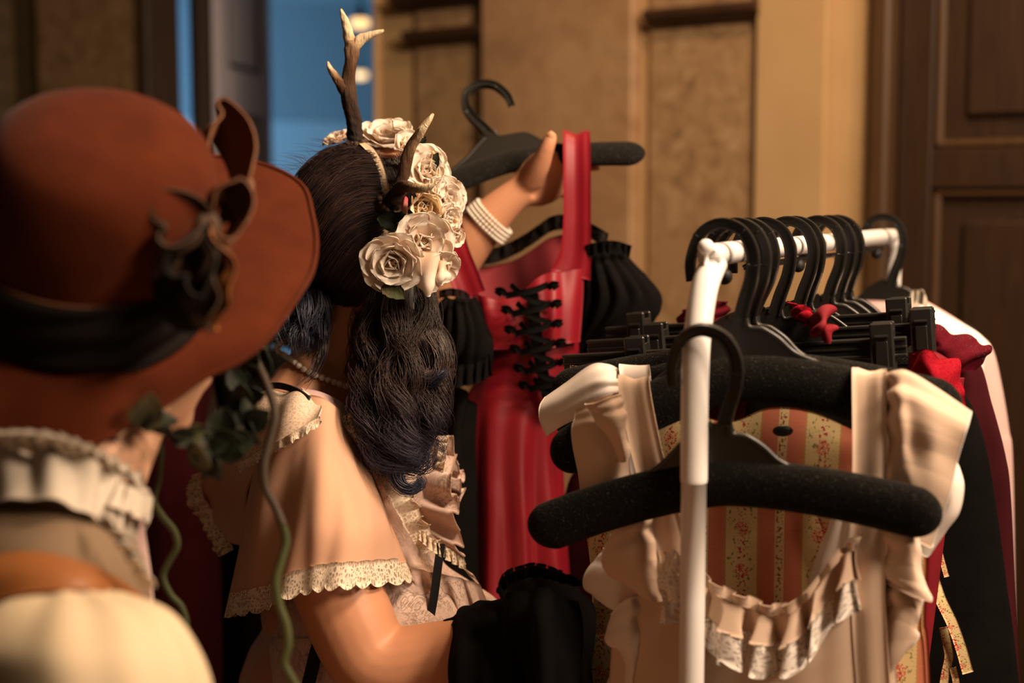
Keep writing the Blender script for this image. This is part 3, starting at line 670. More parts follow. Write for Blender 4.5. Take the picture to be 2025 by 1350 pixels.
# ------------------------------------------------------------------ cream blouse on the first hanger
c1, c2, c3 = hp(T1, 0.12), hp(T2, 0.02), hp(T3, 0.03)
_o, HX, HY = hframe(T1); OUT = -HY
bl = thing('blouse', 'cream sleeveless blouse with gathered flounces and a lace-trimmed neckline frill, front of the rack', 'blouse', tuple(c1(1490, 1350)))
f1, f2, f3, f4 = pfold(1), pfold(2, 5, 1, 4), pfold(3, 6, 2, 7), pfold(4, 4, 1, 3)
cloth('bodice', [[c1(*p) for p in r] for r in (
    [(1236, 1075, .020), (1290, 1060, .024), (1345, 1040, .026), (1400, 1150, .03), (1455, 1222, .034), (1530, 1258, .036), (1600, 1215, .034), (1648, 1110, .03), (1690, 1060, .026), (1745, 1060, .022)],
    [(1218, 1190, .022), (1275, 1190, .030), (1340, 1195, .034), (1402, 1230, .036), (1460, 1262, .038), (1530, 1285, .038), (1600, 1262, .038), (1652, 1215, .036), (1698, 1190, .032), (1758, 1190, .022)],
    [(1208, 1340, .02), (1272, 1345, .036), (1340, 1350, .040), (1405, 1350, .042), (1465, 1350, .042), (1532, 1350, .042), (1600, 1350, .042), (1655, 1350, .040), (1710, 1345, .036), (1772, 1340, .02)],
    [(1190, 1600, .02), (1262, 1600, .038), (1335, 1600, .044), (1405, 1600, .046), (1468, 1600, .046), (1535, 1600, .046), (1602, 1600, .046), (1660, 1600, .044), (1722, 1600, .038), (1795, 1600, .02)],
    [(1180, 1900, .02), (1255, 1900, .038), (1332, 1900, .044), (1405, 1900, .046), (1470, 1900, .046), (1538, 1900, .046), (1604, 1900, .046), (1664, 1900, .044), (1730, 1900, .038), (1810, 1900, .02)])],
    M['cream'], bl, 60, 80, conv=None, disp=lambda U, W: 0.0045 * f3(U, W) * np.minimum(1, U * 2.5 + .25))
cloth('back_panel', [[c1(*p) for p in r] for r in (
    [(1236, 1120, .0), (1380, 1280, -.008), (1530, 1330, -.012), (1650, 1280, -.008), (1745, 1120, .0)],
    [(1205, 1400, .0), (1380, 1400, -.02), (1530, 1400, -.024), (1650, 1400, -.02), (1775, 1400, .0)],
    [(1180, 1900, .0), (1380, 1900, -.02), (1530, 1900, -.024), (1650, 1900, -.02), (1810, 1900, .0)])], M['cream'], bl, 30, 40, conv=None)
strip('strap', [(1266, 830, -.018), (1256, 762, -.010), (1254, 748, .006), (1256, 775, .019), (1274, 870, .026), (1296, 960, .028), (1318, 1040, .028), (1340, 1130, .031), (1352, 1220, .036), (1362, 1370, .041)], px(64, 1.47), M['cream'], bl, conv=c1, side=HX, disp=lambda U, W: 0.0016 * np.sin(W * 7 + U * 5))
strip('strap', [(1722, 830, -.018), (1720, 748, -.010), (1719, 733, .006), (1719, 755, .019), (1720, 870, .026), (1719, 960, .028), (1717, 1060, .030), (1716, 1160, .035), (1720, 1260, .040), (1728, 1370, .042)], px(66, 1.40), M['cream'], bl, conv=c1, side=HX, disp=lambda U, W: 0.0016 * np.sin(W * 7 + U * 5))
gath = lambda k, a: (lambda U, W: a * (np.sin(U * k + 3 * np.sin(U * 5)) * np.exp(-W * 2.0) + 0.3 * np.abs(np.sin(U * k * .8 + 1.5 * W)) ** .6 * np.exp(-W * 1.2) + 0.9 * np.sin(U * k * .35 + 1) * W))
cloth('flounce', [[c1(*p) for p in r] for r in (
    [(1752, 738, .012), (1772, 733, .020), (1796, 735, .020), (1850, 768, .014), (1918, 815, .012)],
    [(1756, 800, .022), (1778, 796, .036), (1804, 805, .034), (1852, 830, .034), (1908, 858, .028)],
    [(1757, 870, .022), (1782, 875, .034), (1806, 884, .030), (1846, 900, .036), (1889, 922, .024)],
    [(1757, 940, .022), (1782, 950, .028), (1804, 960, .036), (1832, 974, .034), (1867, 1000, .024)],
    [(1752, 1040, .024), (1775, 1050, .030), (1793, 1060, .036), (1815, 1072, .030), (1843, 1085, .022)])], M['cream'], bl, 90, 60, conv=None, disp=gath(30, .0022), hem=M['white'])
cloth('flounce', [[c1(*p) for p in r] for r in (
    [(1752, 1010, .030), (1768, 1015, .040), (1790, 1025, .044), (1806, 1045, .034)],
    [(1754, 1080, .030), (1775, 1085, .042), (1802, 1095, .046), (1822, 1115, .034)],
    [(1752, 1130, .030), (1782, 1140, .040), (1812, 1152, .044), (1836, 1172, .034)],
    [(1752, 1150, .028), (1778, 1165, .040), (1806, 1178, .044), (1838, 1190, .036)])], M['cream'], bl, 50, 40, conv=None, disp=gath(22, .003), hem=M['white'])
cloth('flounce', [[c1(*p) for p in r] for r in (
    [(1750, 1130, .022), (1775, 1132, .030), (1800, 1150, .030), (1822, 1176, .024)],
    [(1748, 1190, .024), (1776, 1192, .036), (1800, 1210, .034), (1812, 1232, .028)],
    [(1748, 1240, .024), (1768, 1245, .034), (1792, 1255, .034), (1816, 1262, .028)],
    [(1745, 1345, .024), (1752, 1338, .030), (1762, 1326, .030), (1772, 1292, .026)])], M['cream'], bl, 50, 40, conv=None, disp=gath(20, .003), hem=M['white'])
# left flounces
cloth('flounce', [[c1(*p) for p in r] for r in (
    [(1226, 776, .012), (1196, 782, .022), (1164, 796, .018), (1137, 808, .010)],
    [(1232, 830, .024), (1204, 836, .032), (1168, 846, .030), (1134, 850, .016)],
    [(1240, 890, .026), (1212, 900, .034), (1178, 912, .032), (1140, 916, .018)],
    [(1252, 960, .026), (1226, 970, .034), (1194, 978, .032), (1152, 976, .018)])], M['cream'], bl, 70, 50, conv=None, disp=gath(26, .002), hem=M['white'])
cloth('flounce', [[c1(*p) for p in r] for r in (
    [(1228, 778, .026), (1204, 786, .038), (1176, 796, .036), (1154, 800, .026)],
    [(1236, 815, .032), (1220, 824, .046), (1198, 826, .044), (1176, 824, .032)],
    [(1240, 855, .034), (1228, 862, .046), (1214, 864, .042), (1196, 858, .032)],
    [(1246, 900, .034), (1238, 912, .042), (1228, 914, .038), (1214, 904, .032)])], M['cream'], bl, 60, 50, conv=None, disp=gath(22, .002), hem=M['white'])
cloth('flounce', [[c1(*p) for p in r] for r in (
    [(1286, 1000, .026), (1262, 1012, .040), (1232, 1028, .038), (1205, 1055, .026)],
    [(1292, 1060, .028), (1262, 1070, .048), (1228, 1085, .044), (1192, 1098, .028)],
    [(1300, 1120, .030), (1272, 1130, .048), (1240, 1140, .044), (1206, 1136, .032)],
    [(1310, 1188, .030), (1292, 1190, .046), (1268, 1180, .042), (1236, 1158, .032)])], M['cream'], bl, 70, 50, conv=None, disp=gath(20, .0026), hem=M['white'])
cloth('flounce', [[c1(*p) for p in r] for r in (
    [(1262, 1040, .012), (1230, 1060, .022), (1206, 1078, .020), (1190, 1082, .012)],
    [(1262, 1110, .014), (1226, 1118, .026), (1192, 1122, .024), (1166, 1122, .014)],
    [(1262, 1160, .014), (1224, 1168, .026), (1190, 1172, .024), (1158, 1160, .014)],
    [(1262, 1206, .014), (1236, 1210, .026), (1206, 1204, .024), (1176, 1186, .014)])], M['white'], bl, 60, 50, conv=None, disp=gath(20, .0035), hem=M['white'])
cloth('flounce', [[c1(*p) for p in r] for r in (
    [(1264, 1175, .026), (1248, 1180, .036), (1224, 1192, .032), (1206, 1212, .024)],
    [(1264, 1240, .028), (1246, 1245, .038), (1220, 1252, .034), (1198, 1262, .024)],
    [(1264, 1310, .028), (1252, 1306, .036), (1238, 1296, .032), (1226, 1282, .024)],
    [(1262, 1380, .026), (1250, 1368, .034), (1236, 1352, .030), (1230, 1330, .022)])], M['white'], bl, 60, 50, conv=None, disp=gath(20, .003), hem=M['white'])
cloth('flounce', [[c1(*p) for p in r] for r in (
    [(1264, 1260, .014), (1246, 1270, .022), (1230, 1285, .018), (1218, 1300, .012)],
    [(1262, 1330, .014), (1240, 1335, .024), (1218, 1340, .020), (1206, 1346, .012)],
    [(1262, 1400, .014), (1240, 1405, .024), (1216, 1400, .020), (1200, 1390, .012)])], M['white'], bl, 40, 30, conv=None, disp=gath(16, .0025), hem=M['white'])
# neckline frill with lace edging
fp = [(1318, 1108, .040), (1352, 1128, .046), (1392, 1156, .050), (1432, 1184, .054), (1475, 1200, .056), (1520, 1216, .056), (1562, 1212, .056), (1602, 1182, .054), (1640, 1130, .050), (1676, 1092, .046), (1694, 1086, .044)]
ruffle('frill', fp, (0, 0, -px(58, 1.43)), M['cream'], bl, 7, 0.015, conv=c1, out=OUT, seed=1, per=24)
ruffle('frill_heading', fp, np.array([0, 0, px(22, 1.43)]), M['cream'], bl, 9, 0.008, conv=c1, out=OUT, seed=2, per=12)
ruffle('lace_edging', [(a, b + 54, c) for a, b, c in fp], (0, 0, -px(60, 1.43)), M['laceW'], bl, 7, 0.015, conv=c1, out=OUT, lead=1.0, scallop=0.18, ns=18, seed=1, per=24)
cloth('lace_tip', [[c1(*p) for p in r] for r in ([(1322, 1090, .05), (1334, 1086, .054), (1346, 1100, .05)], [(1308, 1126, .05), (1328, 1128, .056), (1350, 1135, .05)], [(1300, 1150, .05), (1326, 1158, .058), (1352, 1165, .052)], [(1320, 1188, .052), (1336, 1192, .056), (1354, 1192, .052)])], M['laceW'], bl, 24, 24, conv=None, uvs=(.03, .055))
for (a, b) in ((1495, 1304), (1510, 1420)):
    c = c1(a, b, .049); mk('button', *ellipsoid(c, (.0062, .0040, .0062), nu=8, nv=14), M['cream'], bl)

# ------------------------------------------------------------------ white blouse on the second hanger
wbz = thing('blouse', 'white blouse with smooth cap sleeves, half hidden behind the cream blouse', 'blouse', tuple(c2(1490, 1350)))
strip('strap', [(1262, 800, -.016), (1256, 735, -.008), (1254, 724, .008), (1257, 745, .022), (1262, 790, .026), (1272, 900, .02), (1290, 1100, .012), (1300, 1400, .01)], px(62, 1.5), M['white'], wbz, conv=c2, side=HX)
cloth('cap_sleeve', [[c2(*p) for p in r] for r in (
    [(1226, 730, .0), (1200, 720, .0), (1168, 722, -.004), (1118, 758, -.010), (1078, 786, -.012)],
    [(1226, 748, .020), (1198, 745, .030), (1164, 752, .026), (1112, 782, .016), (1068, 804, .006)],
    [(1226, 768, .026), (1196, 772, .036), (1160, 786, .034), (1110, 812, .024), (1068, 828, .012)],
    [(1228, 800, .026), (1190, 808, .034), (1150, 824, .032), (1112, 842, .024), (1082, 862, .012)])], M['white'], wbz, 60, 60, conv=None, disp=lambda U, W: 0.0025 * np.sin(U * 24) * np.exp(-W * 4), hem=M['white'])
strip('strap', [(1740, 800, -.016), (1735, 760, .0), (1735, 800, .012), (1730, 1000, .01), (1725, 1400, .01)], px(60, 1.45), M['white'], wbz, conv=c2, side=HX)
cloth('cap_sleeve', [[c2(*p) for p in r] for r in (
    [(1860, 900, .02), (1880, 905, .024), (1890, 912, .02), (1896, 924, .012)],
    [(1858, 950, .024), (1876, 955, .032), (1892, 958, .028), (1905, 962, .016)],
    [(1850, 1000, .024), (1868, 1010, .032), (1884, 1016, .028), (1896, 1012, .016)],
    [(1810, 1030, .022), (1832, 1050, .032), (1852, 1058, .028), (1872, 1046, .016)],
    [(1790, 1070, .02), (1812, 1090, .03), (1830, 1100, .026), (1838, 1096, .014)])], M['white'], wbz, 50, 30, conv=None)
loft('bodice', [(1250, 1740, 1290, -.004, .012), (1230, 1760, 1400, -.004, .018), (1210, 1790, 1900, -.004, .02)], M['white'], wbz, 30, 60, conv=c2)
cloth('front_edge', [[c2(*p) for p in r] for r in ([(1655, 985, .012), (1672, 985, .014), (1690, 985, .012)], [(1640, 1040, .012), (1665, 1040, .016), (1690, 1040, .014)], [(1612, 1110, .012), (1650, 1115, .016), (1690, 1120, .014)], [(1590, 1200, .012), (1640, 1210, .016), (1700, 1215, .014)], [(1570, 1320, .012), (1640, 1320, .016), (1710, 1320, .014)])], M['white'], wbz, 40, 24, conv=None, disp=lambda U, W: .002 * np.sin(W * 9))

# ------------------------------------------------------------------ coral striped dress on the third hanger
sd = thing('dress', 'coral dress with cream stripes of red roses, seen through the blouse neckline', 'dress', tuple(c3(1490, 1350)))
def sdu(P): return P
rows = ([(1128, 722, .0), (1210, 735, .006), (1330, 800, .010), (1440, 832, .014), (1520, 806, .016), (1600, 812, .014), (1690, 850, .010), (1800, 905, .0)],
        [(1134, 830, .004), (1210, 840, .016), (1330, 870, .022), (1430, 895, .026), (1520, 890, .026), (1600, 890, .022), (1690, 900, .016), (1805, 950, .004)],
        [(1150, 980, .006), (1222, 990, .022), (1335, 1000, .028), (1430, 1000, .030), (1520, 1000, .030), (1610, 1000, .026), (1700, 1000, .020), (1815, 1020, .006)],
        [(1170, 1120, .006), (1232, 1120, .022), (1338, 1120, .028), (1430, 1120, .030), (1520, 1120, .030), (1610, 1120, .026), (1705, 1120, .020), (1825, 1120, .006)],
        [(1172, 1240, .006), (1232, 1240, .02), (1338, 1240, .026), (1430, 1240, .028), (1520, 1240, .028), (1610, 1240, .024), (1705, 1240, .018), (1822, 1240, .006)],
        [(1155, 1360, .006), (1226, 1360, .020), (1335, 1360, .024), (1430, 1360, .026), (1520, 1360, .026), (1610, 1360, .022), (1710, 1360, .018), (1832, 1360, .006)],
        [(1120, 2100, .006), (1200, 2100, .020), (1330, 2100, .024), (1430, 2100, .026), (1520, 2100, .026), (1610, 2100, .022), (1720, 2100, .018), (1860, 2100, .006)])
C = np.array([[c3(*p) for p in r] for r in rows]); P = surf(C, 90, 110)
U, W = np.meshgrid(np.linspace(0, 1, 90), np.linspace(0, 1, 110), indexing='ij')
P = P + normals(P)[:, :] * (0.004 * f2(U, W) * np.clip(U * 3, .2, 1))[..., None]
o3, X3, Y3 = hframe(T3, 0.03); uref = np.dot(c3(1480, 1060) - o3, X3); zref = c3(1480, 1034)[2]
V, F, uv = sheet(P, 0.002); L = (V - o3) @ X3 - uref; uvm = np.stack([L, V[:, 2] - zref], 1)
mk('front', V, F, M['stripe'], sd, uvm)
Pb = P[8:] - (-Y3) * 0.03; V, F, uv = sheet(Pb, 0.002); mk('back', V, F, M['stripe'], sd, np.stack([(V - o3) @ X3 - uref, V[:, 2] - zref], 1))
c = c3(1548, 852, .036); mk('eyelet', *ellipsoid(c, (.011, .003, .006), nu=8, nv=16), M['plastic'], sd)
cloth('lapel', [[c3(*p) for p in r] for r in ([(1592, 962, .034), (1625, 958, .04), (1668, 958, .036)], [(1612, 1010, .036), (1640, 1010, .042), (1668, 1005, .038)], [(1632, 1060, .036), (1650, 1060, .042), (1664, 1055, .038)], [(1650, 1120, .034), (1656, 1120, .038), (1662, 1115, .036)])], M['stripe'], sd, 24, 16, conv=None, uvs=(.012, .08))

# ------------------------------------------------------------------ lace and dark garments further along the rail
def crumple(seed, a, s=1.0):
    g = np.random.default_rng(seed); K = g.uniform(4, 15, (6, 2)) * s; ph = g.uniform(0, 6, 6)
    return lambda U, W: a * sum(np.sin(K[i, 0] * U + K[i, 1] * W + ph[i]) for i in range(6)) / 2.5
tr = 0.19; cR = hp(tr)
rd = thing('dress', 'bright red dress with red lace shoulder frills between the clip hangers', 'dress', tuple(cR(1650, 1200)))
cloth('lace_frill', [[cR(*p) for p in r] for r in ([(1563, 598, .0), (1582, 602, .02), (1600, 612, .03), (1612, 620, .02)], [(1568, 618, .01), (1586, 622, .04), (1604, 628, .04), (1620, 632, .02)], [(1574, 632, .02), (1592, 638, .05), (1612, 646, .04), (1632, 650, .02)])], M['laceR'], rd, 40, 40, conv=None, disp=crumple(1, .004), uvs=(.08, .05))
cloth('shoulder_bow', [[cR(*p) for p in r] for r in ([(1612, 618, .02), (1622, 610, .05), (1634, 610, .05), (1641, 622, .02)], [(1602, 634, .03), (1620, 632, .07), (1634, 634, .07), (1645, 642, .03)], [(1600, 650, .03), (1618, 652, .07), (1634, 654, .07), (1644, 654, .03)], [(1612, 664, .02), (1622, 668, .05), (1630, 668, .05), (1638, 666, .02)])], M['brightred'], rd, 50, 50, conv=None, disp=crumple(2, .006))
cR2 = hp(0.24)
cloth('lace_collar', [[cR2(*p) for p in r] for r in ([(1802, 700, .0), (1830, 694, .02), (1858, 704, .02), (1890, 712, .0)], [(1800, 730, .0), (1834, 728, .035), (1866, 738, .03), (1898, 742, .01)], [(1806, 760, .0), (1840, 762, .035), (1874, 768, .035), (1906, 766, .01)], [(1840, 780, .0), (1862, 785, .03), (1886, 792, .03), (1910, 786, .01)], [(1872, 796, .0), (1882, 800, .02), (1892, 803, .02), (1904, 800, .0)])], M['laceR'], rd, 60, 60, conv=None, disp=crumple(3, .004), uvs=(.1, .12))
cloth('sleeve', [[cR2(*p) for p in r] for r in ([(1798, 698, -.02), (1840, 692, -.005), (1880, 712, -.02)], [(1796, 750, -.02), (1848, 750, .008), (1900, 760, -.02)], [(1800, 800, -.02), (1850, 810, .008), (1900, 800, -.02)], [(1812, 1350, -.02), (1822, 1350, -.01), (1830, 1350, -.02)])], M['brightred'], rd, 40, 30, conv=None)
loft('skirt', [(1420, 1800, 980, -.01, .012), (1400, 1815, 1100, -.01, .02), (1380, 1826, 1350, -.01, .03), (1350, 1835, 2000, -.01, .05)], M['brightred'], rd, 30, 60, conv=hp(0.30))
cB = hp(0.50)
bg = thing('dress', 'dark burgundy dress with lace shoulder frill beside the pale robe', 'dress', tuple(cB(1700, 1200)))
dg = lambda a, s: crumple(s, a)
cloth('lace_frill', [[cB(*p) for p in r] for r in ([(1806, 636, .0), (1850, 648, .03), (1890, 660, .03), (1930, 672, .01)], [(1800, 665, .0), (1850, 676, .05), (1895, 688, .05), (1956, 686, .02)], [(1805, 690, .0), (1850, 700, .05), (1900, 712, .05), (1950, 706, .02)], [(1860, 710, .0), (1885, 726, .04), (1910, 735, .04), (1932, 726, .01)])], M['laceD'], bg, 60, 60, conv=None, disp=crumple(5, .005), uvs=(.14, .1))
cloth('lace_frill', [[cB(*p) for p in r] for r in ([(1655, 622, .0), (1680, 620, .02), (1705, 626, .0)], [(1655, 645, .0), (1680, 648, .03), (1708, 650, .0)], [(1660, 670, .0), (1682, 675, .03), (1705, 672, .0)])], M['laceD'], bg, 30, 30, conv=None, disp=crumple(6, .004), uvs=(.06, .05))
cloth('lace_frill', [[cB(*p) for p in r] for r in ([(1350, 612, .0), (1375, 603, .02), (1400, 600, .02), (1440, 596, .0)], [(1342, 628, .0), (1372, 622, .03), (1402, 618, .03), (1440, 614, .0)], [(1338, 648, .0), (1370, 640, .03), (1404, 636, .03), (1440, 640, .0)])], M['laceD'], bg, 30, 40, conv=None, disp=crumple(7, .003), uvs=(.1, .04))
loft('body', [(1400, 1830, 640, -.02, .02), (1330, 1925, 700, -.02, .04), (1250, 1960, 800, -.02, .05), (1160, 1985, 900, -.02, .05), (1112, 1995, 1000, -.02, .06), (1095, 2010, 1350, -.02, .07), (1060, 2060, 2000, -.02, .09)], M['burg'], bg, 60, 110, conv=cB, disp=lambda U, W: .008 * f1(U, W * 2) * np.clip(U * 2, .1, 1))
cK = hp(0.38)
bk = thing('dress', 'long black dress with loose floral ribbon ties at the right of the rack', 'dress', tuple(cK(1800, 1300)))
loft('body', [(1500, 1850, 720, -.03, .01), (1480, 1912, 790, -.03, .02), (1460, 1945, 880, -.03, .03), (1450, 1965, 1000, -.03, .035), (1440, 1985, 1150, -.03, .04), (1430, 2010, 1350, -.03, .05), (1400, 2080, 2000, -.03, .07)], M['black'], bk, 60, 110, conv=cK, disp=lambda U, W: .007 * pfold(9, 5, 3, 9)(U, W) * np.clip(U * 2, .1, 1))
rib = mat_stripe('floral_ribbon')
for pth, w in (([(1846, 1050, .05), (1858, 1090, .06), (1872, 1140, .06)], .006), ([(1843, 1132, .055), (1858, 1180, .065), (1882, 1230, .068), (1900, 1280, .066), (1914, 1330, .062)], .013), ([(1866, 1240, .06), (1874, 1280, .062), (1876, 1300, .062), (1868, 1340, .062), (1860, 1400, .062)], .010), ([(1884, 1320, .06), (1890, 1345, .06), (1892, 1380, .06)], .008)):
    strip('floral_ribbon', pth, w, rib, bk, conv=cK, uvs=(w, .25))
cP = hp(0.90)
rb = thing('robe', 'pale pink and white robe with ruffled lace collar at the far end of the rack', 'robe', tuple(cP(1860, 1200)))
loft('body', [(1660, 1830, 596, 0, .012), (1640, 1880, 625, 0, .025), (1630, 1935, 662, 0, .04), (1620, 1962, 690, 0, .05), (1610, 1980, 760, 0, .055), (1605, 1995, 850, 0, .06), (1600, 2003, 930, 0, .06), (1590, 2010, 1350, 0, .07), (1570, 2030, 2400, 0, .09)], M['pinkrobe'], rb, 60, 90, conv=cP, disp=lambda U, W: .004 * f4(U, W))
cloth('shoulder_yoke', [[cP(*p) for p in r] for r in ([(1800, 612, .05), (1832, 604, .04), (1880, 628, .04), (1930, 656, .05), (1958, 682, .05)], [(1800, 640, .07), (1832, 640, .075), (1876, 655, .08), (1920, 675, .08), (1950, 700, .07)], [(1805, 680, .075), (1836, 690, .08), (1874, 700, .085), (1915, 715, .085), (1945, 735, .075)])], M['white'], rb, 30, 40, conv=None)
ruffle('lace_collar', [(1798, 580, .05), (1812, 572, .05), (1826, 575, .06), (1832, 592, .06), (1828, 612, .07), (1806, 618, .08)], (0.0, 0, -.022), M['frill'], rb, 5, .008, conv=cP, out=OUT)
# ------------------------------------------------------------------ held hanger and red dress
TH = 'black flocked hanger held up by the raised hand, carrying the red dress'
hh = thing('clothes_hanger', TH, 'hanger', (0, 0, 0))
rr = math.radians(17.5); yw = math.radians(-6)
Xh = np.array([math.cos(yw), math.sin(yw), 0]); Yh = np.array([-math.sin(yw), math.cos(yw), 0]); Zw = np.array([0, 0, 1.0])
tt = math.radians(38); Zq = Zw * math.cos(tt) + Yh * math.sin(tt); Yq = Yh * math.cos(tt) - Zw * math.sin(tt)
setm(hh, at(958, 184, 2.12), Xh * math.cos(rr) + Zq * math.sin(rr), Yq, Zq * math.cos(rr) - Xh * math.sin(rr))
flocked_hanger(hh, 0.192, 0.050, -1.0, hs=0.80)
rdr = thing('dress', 'red satin dress with black puff sleeves and laced bodice, held up on a hanger', 'dress', tuple(at(1030, 1100, 2.05)))
HS = (1.0, 0, 0)
strip('strap', [(1140, 330, 2.075), (1140, 275, 2.055), (1140, 262, 2.03), (1140, 275, 2.0), (1141, 340, 1.99), (1141, 430, 1.995), (1138, 500, 2.0), (1128, 545, 2.0)], [px(54, 2)] * 6 + [px(62, 2), px(80, 2)], M['red'], rdr, side=HS, disp=lambda U, W: 0.003 * np.sin(W * 8 + 1), n=60)
strip('strap', [(905, 420, 2.07), (880, 385, 2.03), (880, 420, 2.0), (896, 490, 1.98), (915, 540, 1.975), (932, 585, 1.975)], px(58, 2), M['red'], rdr, side=HS, disp=lambda U, W: 0.002 * np.sin(W * 8 + 1))
fr = pfold(21, 5, 1, 5)
# inner back of the bodice (rose mesh seen inside the neckline) and its black lace edge
cloth('inner_back', [[at(*p) for p in r] for r in ([(915, 535, 2.08), (960, 528, 2.09), (1010, 518, 2.09), (1050, 495, 2.09), (1090, 470, 2.08), (1125, 465, 2.07), (1165, 490, 2.05), (1195, 520, 2.04)], [(925, 570, 2.07), (965, 575, 2.08), (1010, 570, 2.08), (1055, 555, 2.08), (1095, 540, 2.07), (1130, 540, 2.06), (1160, 545, 2.04), (1190, 560, 2.03)], [(935, 620, 2.06), (970, 625, 2.07), (1010, 625, 2.07), (1055, 620, 2.07), (1095, 620, 2.06), (1130, 620, 2.05), (1155, 620, 2.04), (1180, 620, 2.03)])], M['redsheer'], rdr, 30, 60, conv=None, disp=lambda U, W: .003 * fr(U, W))
ruffle('lace_edge', [(918, 535, 2.07), (950, 525, 2.075), (985, 518, 2.08), (1025, 500, 2.08), (1060, 478, 2.08), (1090, 458, 2.07), (1120, 455, 2.06), (1160, 468, 2.05), (1200, 490, 2.04)], (0, -.004, px(30, 2.07)), M['laceB'], rdr, 11, .008, seed=5)
# bodice and skirt as one hanging tube
body = loft('gown', [(940, 1152, 590, 2.03, .030, -30), (945, 1152, 640, 2.03, .045, -10), (955, 1146, 690, 2.03, .05, 0), (948, 1138, 740, 2.03, .05, 0), (925, 1128, 790, 2.03, .055), (908, 1116, 840, 2.03, .062), (900, 1112, 930, 2.03, .07), (895, 1116, 1030, 2.03, .08), (885, 1124, 1150, 2.03, .09), (870, 1140, 1350, 2.03, .11), (800, 1240, 2100, 2.03, .18)], M['red'], rdr, 110, 160, disp=lambda U, W: (0.0022 * np.sin(W * 40 + 9 * U) * np.exp(-((U - .42) / .12) ** 2) + (.016 * pfold(22, 6, 2, 8)(U, W) + .010 * np.sin(2 * PI * 11 * W + 4 * U)) * np.clip((U - .38) * 2.0, 0.04, .9)))
cloth('bust_panel', [[at(*p) for p in r] for r in ([(932, 572, 1.985), (960, 588, 1.98), (1000, 590, 1.98), (1040, 570, 1.98), (1075, 542, 1.98), (1110, 536, 1.985), (1154, 528, 2.0)], [(938, 620, 1.985), (965, 630, 1.97), (1005, 635, 1.965), (1045, 625, 1.965), (1080, 610, 1.965), (1115, 600, 1.975), (1153, 595, 2.0)], [(950, 680, 1.985), (970, 690, 1.975), (1008, 690, 1.97), (1048, 690, 1.97), (1082, 690, 1.97), (1115, 680, 1.975), (1148, 675, 1.995)])], M['red'], rdr, 50, 80, conv=None, disp=lambda U, W: .0035 * pfold(23, 6, 2, 7)(U, W))
cloth('overskirt', [[at(*p) for p in r] for r in ([(890, 740, 1.99), (905, 760, 1.97), (925, 780, 1.97), (938, 800, 1.98)], [(868, 850, 1.98), (890, 860, 1.95), (915, 870, 1.95), (935, 880, 1.97)], [(850, 980, 1.97), (885, 980, 1.93), (918, 985, 1.93), (942, 990, 1.96)], [(850, 1110, 1.96), (885, 1115, 1.91), (920, 1120, 1.91), (948, 1125, 1.95)], [(840, 1350, 1.94), (880, 1350, 1.89), (925, 1350, 1.89), (960, 1350, 1.93)])], M['black'], rdr, 50, 40, conv=None, disp=lambda U, W: .005 * np.sin(W * 14 + U * 3))
# front lacing: dark placket, crossing laces with small bows
strip('placket', [(1052, 580, 1.960), (1058, 640, 1.958), (1066, 700, 1.958), (1078, 760, 1.960), (1090, 810, 1.962)], px(24, 1.96), M['black'], rdr, side=HS)
for k, (y, xa, xb) in enumerate(((577, 1000, 1084), (613, 1012, 1090), (652, 1018, 1092), (690, 1028, 1098), (728, 1036, 1104), (762, 1046, 1108))):
    strip('lace_tie', [(xa, y + 8, 1.955), ((xa + xb) / 2 - 10, y + 2, 1.945), ((xa + xb) / 2 + 16, y - 4, 1.946), (xb, y - 14, 1.955)], px(13, 1.95), M['black'], rdr, side=(0, 0, 1), n=24, nv=4)
    strip('lace_tie', [(xa + 10, y - 14, 1.955), ((xa + xb) / 2, y + 12, 1.945), (xb - 4, y + 24, 1.953)], px(11, 1.95), M['black'], rdr, side=(0, 0, 1), n=24, nv=4)
    for (bx_, s) in ((xa, -1), (xb, 1)):
        c = (bx_, y - 6 * s)
        strip('bow', [(c[0], c[1], 1.95), (c[0] + 8 * s, c[1] - 10, 1.944), (c[0] + 18 * s, c[1] - 8, 1.948), (c[0] + 8 * s, c[1], 1.948)], px(11, 1.95), M['black'], rdr, side=(0, -.5, 1), n=20, nv=3)
def puff(rows, m, par, name='puff_sleeve', fo=0.006, seed=3):
    return loft(name, rows, m, par, 60, 90, disp=lambda U, W: fo * np.sin(2 * PI * 13 * W + 3 * np.sin(5 * U)) * np.sin(PI * np.clip(U, .05, .95)) + .004 * pfold(seed)(U, W))
puff([(1170, 1232, 498, 2.03, .010), (1158, 1245, 515, 2.03, .022), (1152, 1275, 550, 2.03, .045), (1150, 1300, 585, 2.03, .05), (1148, 1298, 615, 2.03, .048), (1146, 1276, 645, 2.03, .04), (1144, 1240, 668, 2.03, .03), (1142, 1210, 690, 2.03, .02), (1142, 1190, 760, 2.04, .015)], M['black'], rdr)
ruffle('sleeve_frill', [(1158, 508, 2.0), (1185, 502, 1.99), (1215, 500, 1.995), (1245, 508, 2.01)], (0, 0, px(24, 2)), M['black'], rdr, 6, .006, seed=8)
puff([(880, 940, 590, 1.98, .01), (868, 945, 610, 1.98, .03), (860, 958, 650, 1.98, .045), (858, 968, 690, 1.98, .045), (862, 968, 715, 1.98, .035), (866, 960, 728, 1.98, .03)], M['black'], rdr, seed=4)
ruffle('sleeve_frill', [(866, 726, 1.95), (900, 722, 1.935), (940, 714, 1.94), (970, 700, 1.955)], (0, 0, -px(44, 1.95)), M['black'], rdr, 6, .008, seed=9)
ruffle('sleeve_frill', [(868, 590, 1.95), (890, 586, 1.935), (915, 590, 1.94), (928, 598, 1.955)], (0, 0, px(16, 1.95)), M['laceB'], rdr, 5, .005, seed=10)

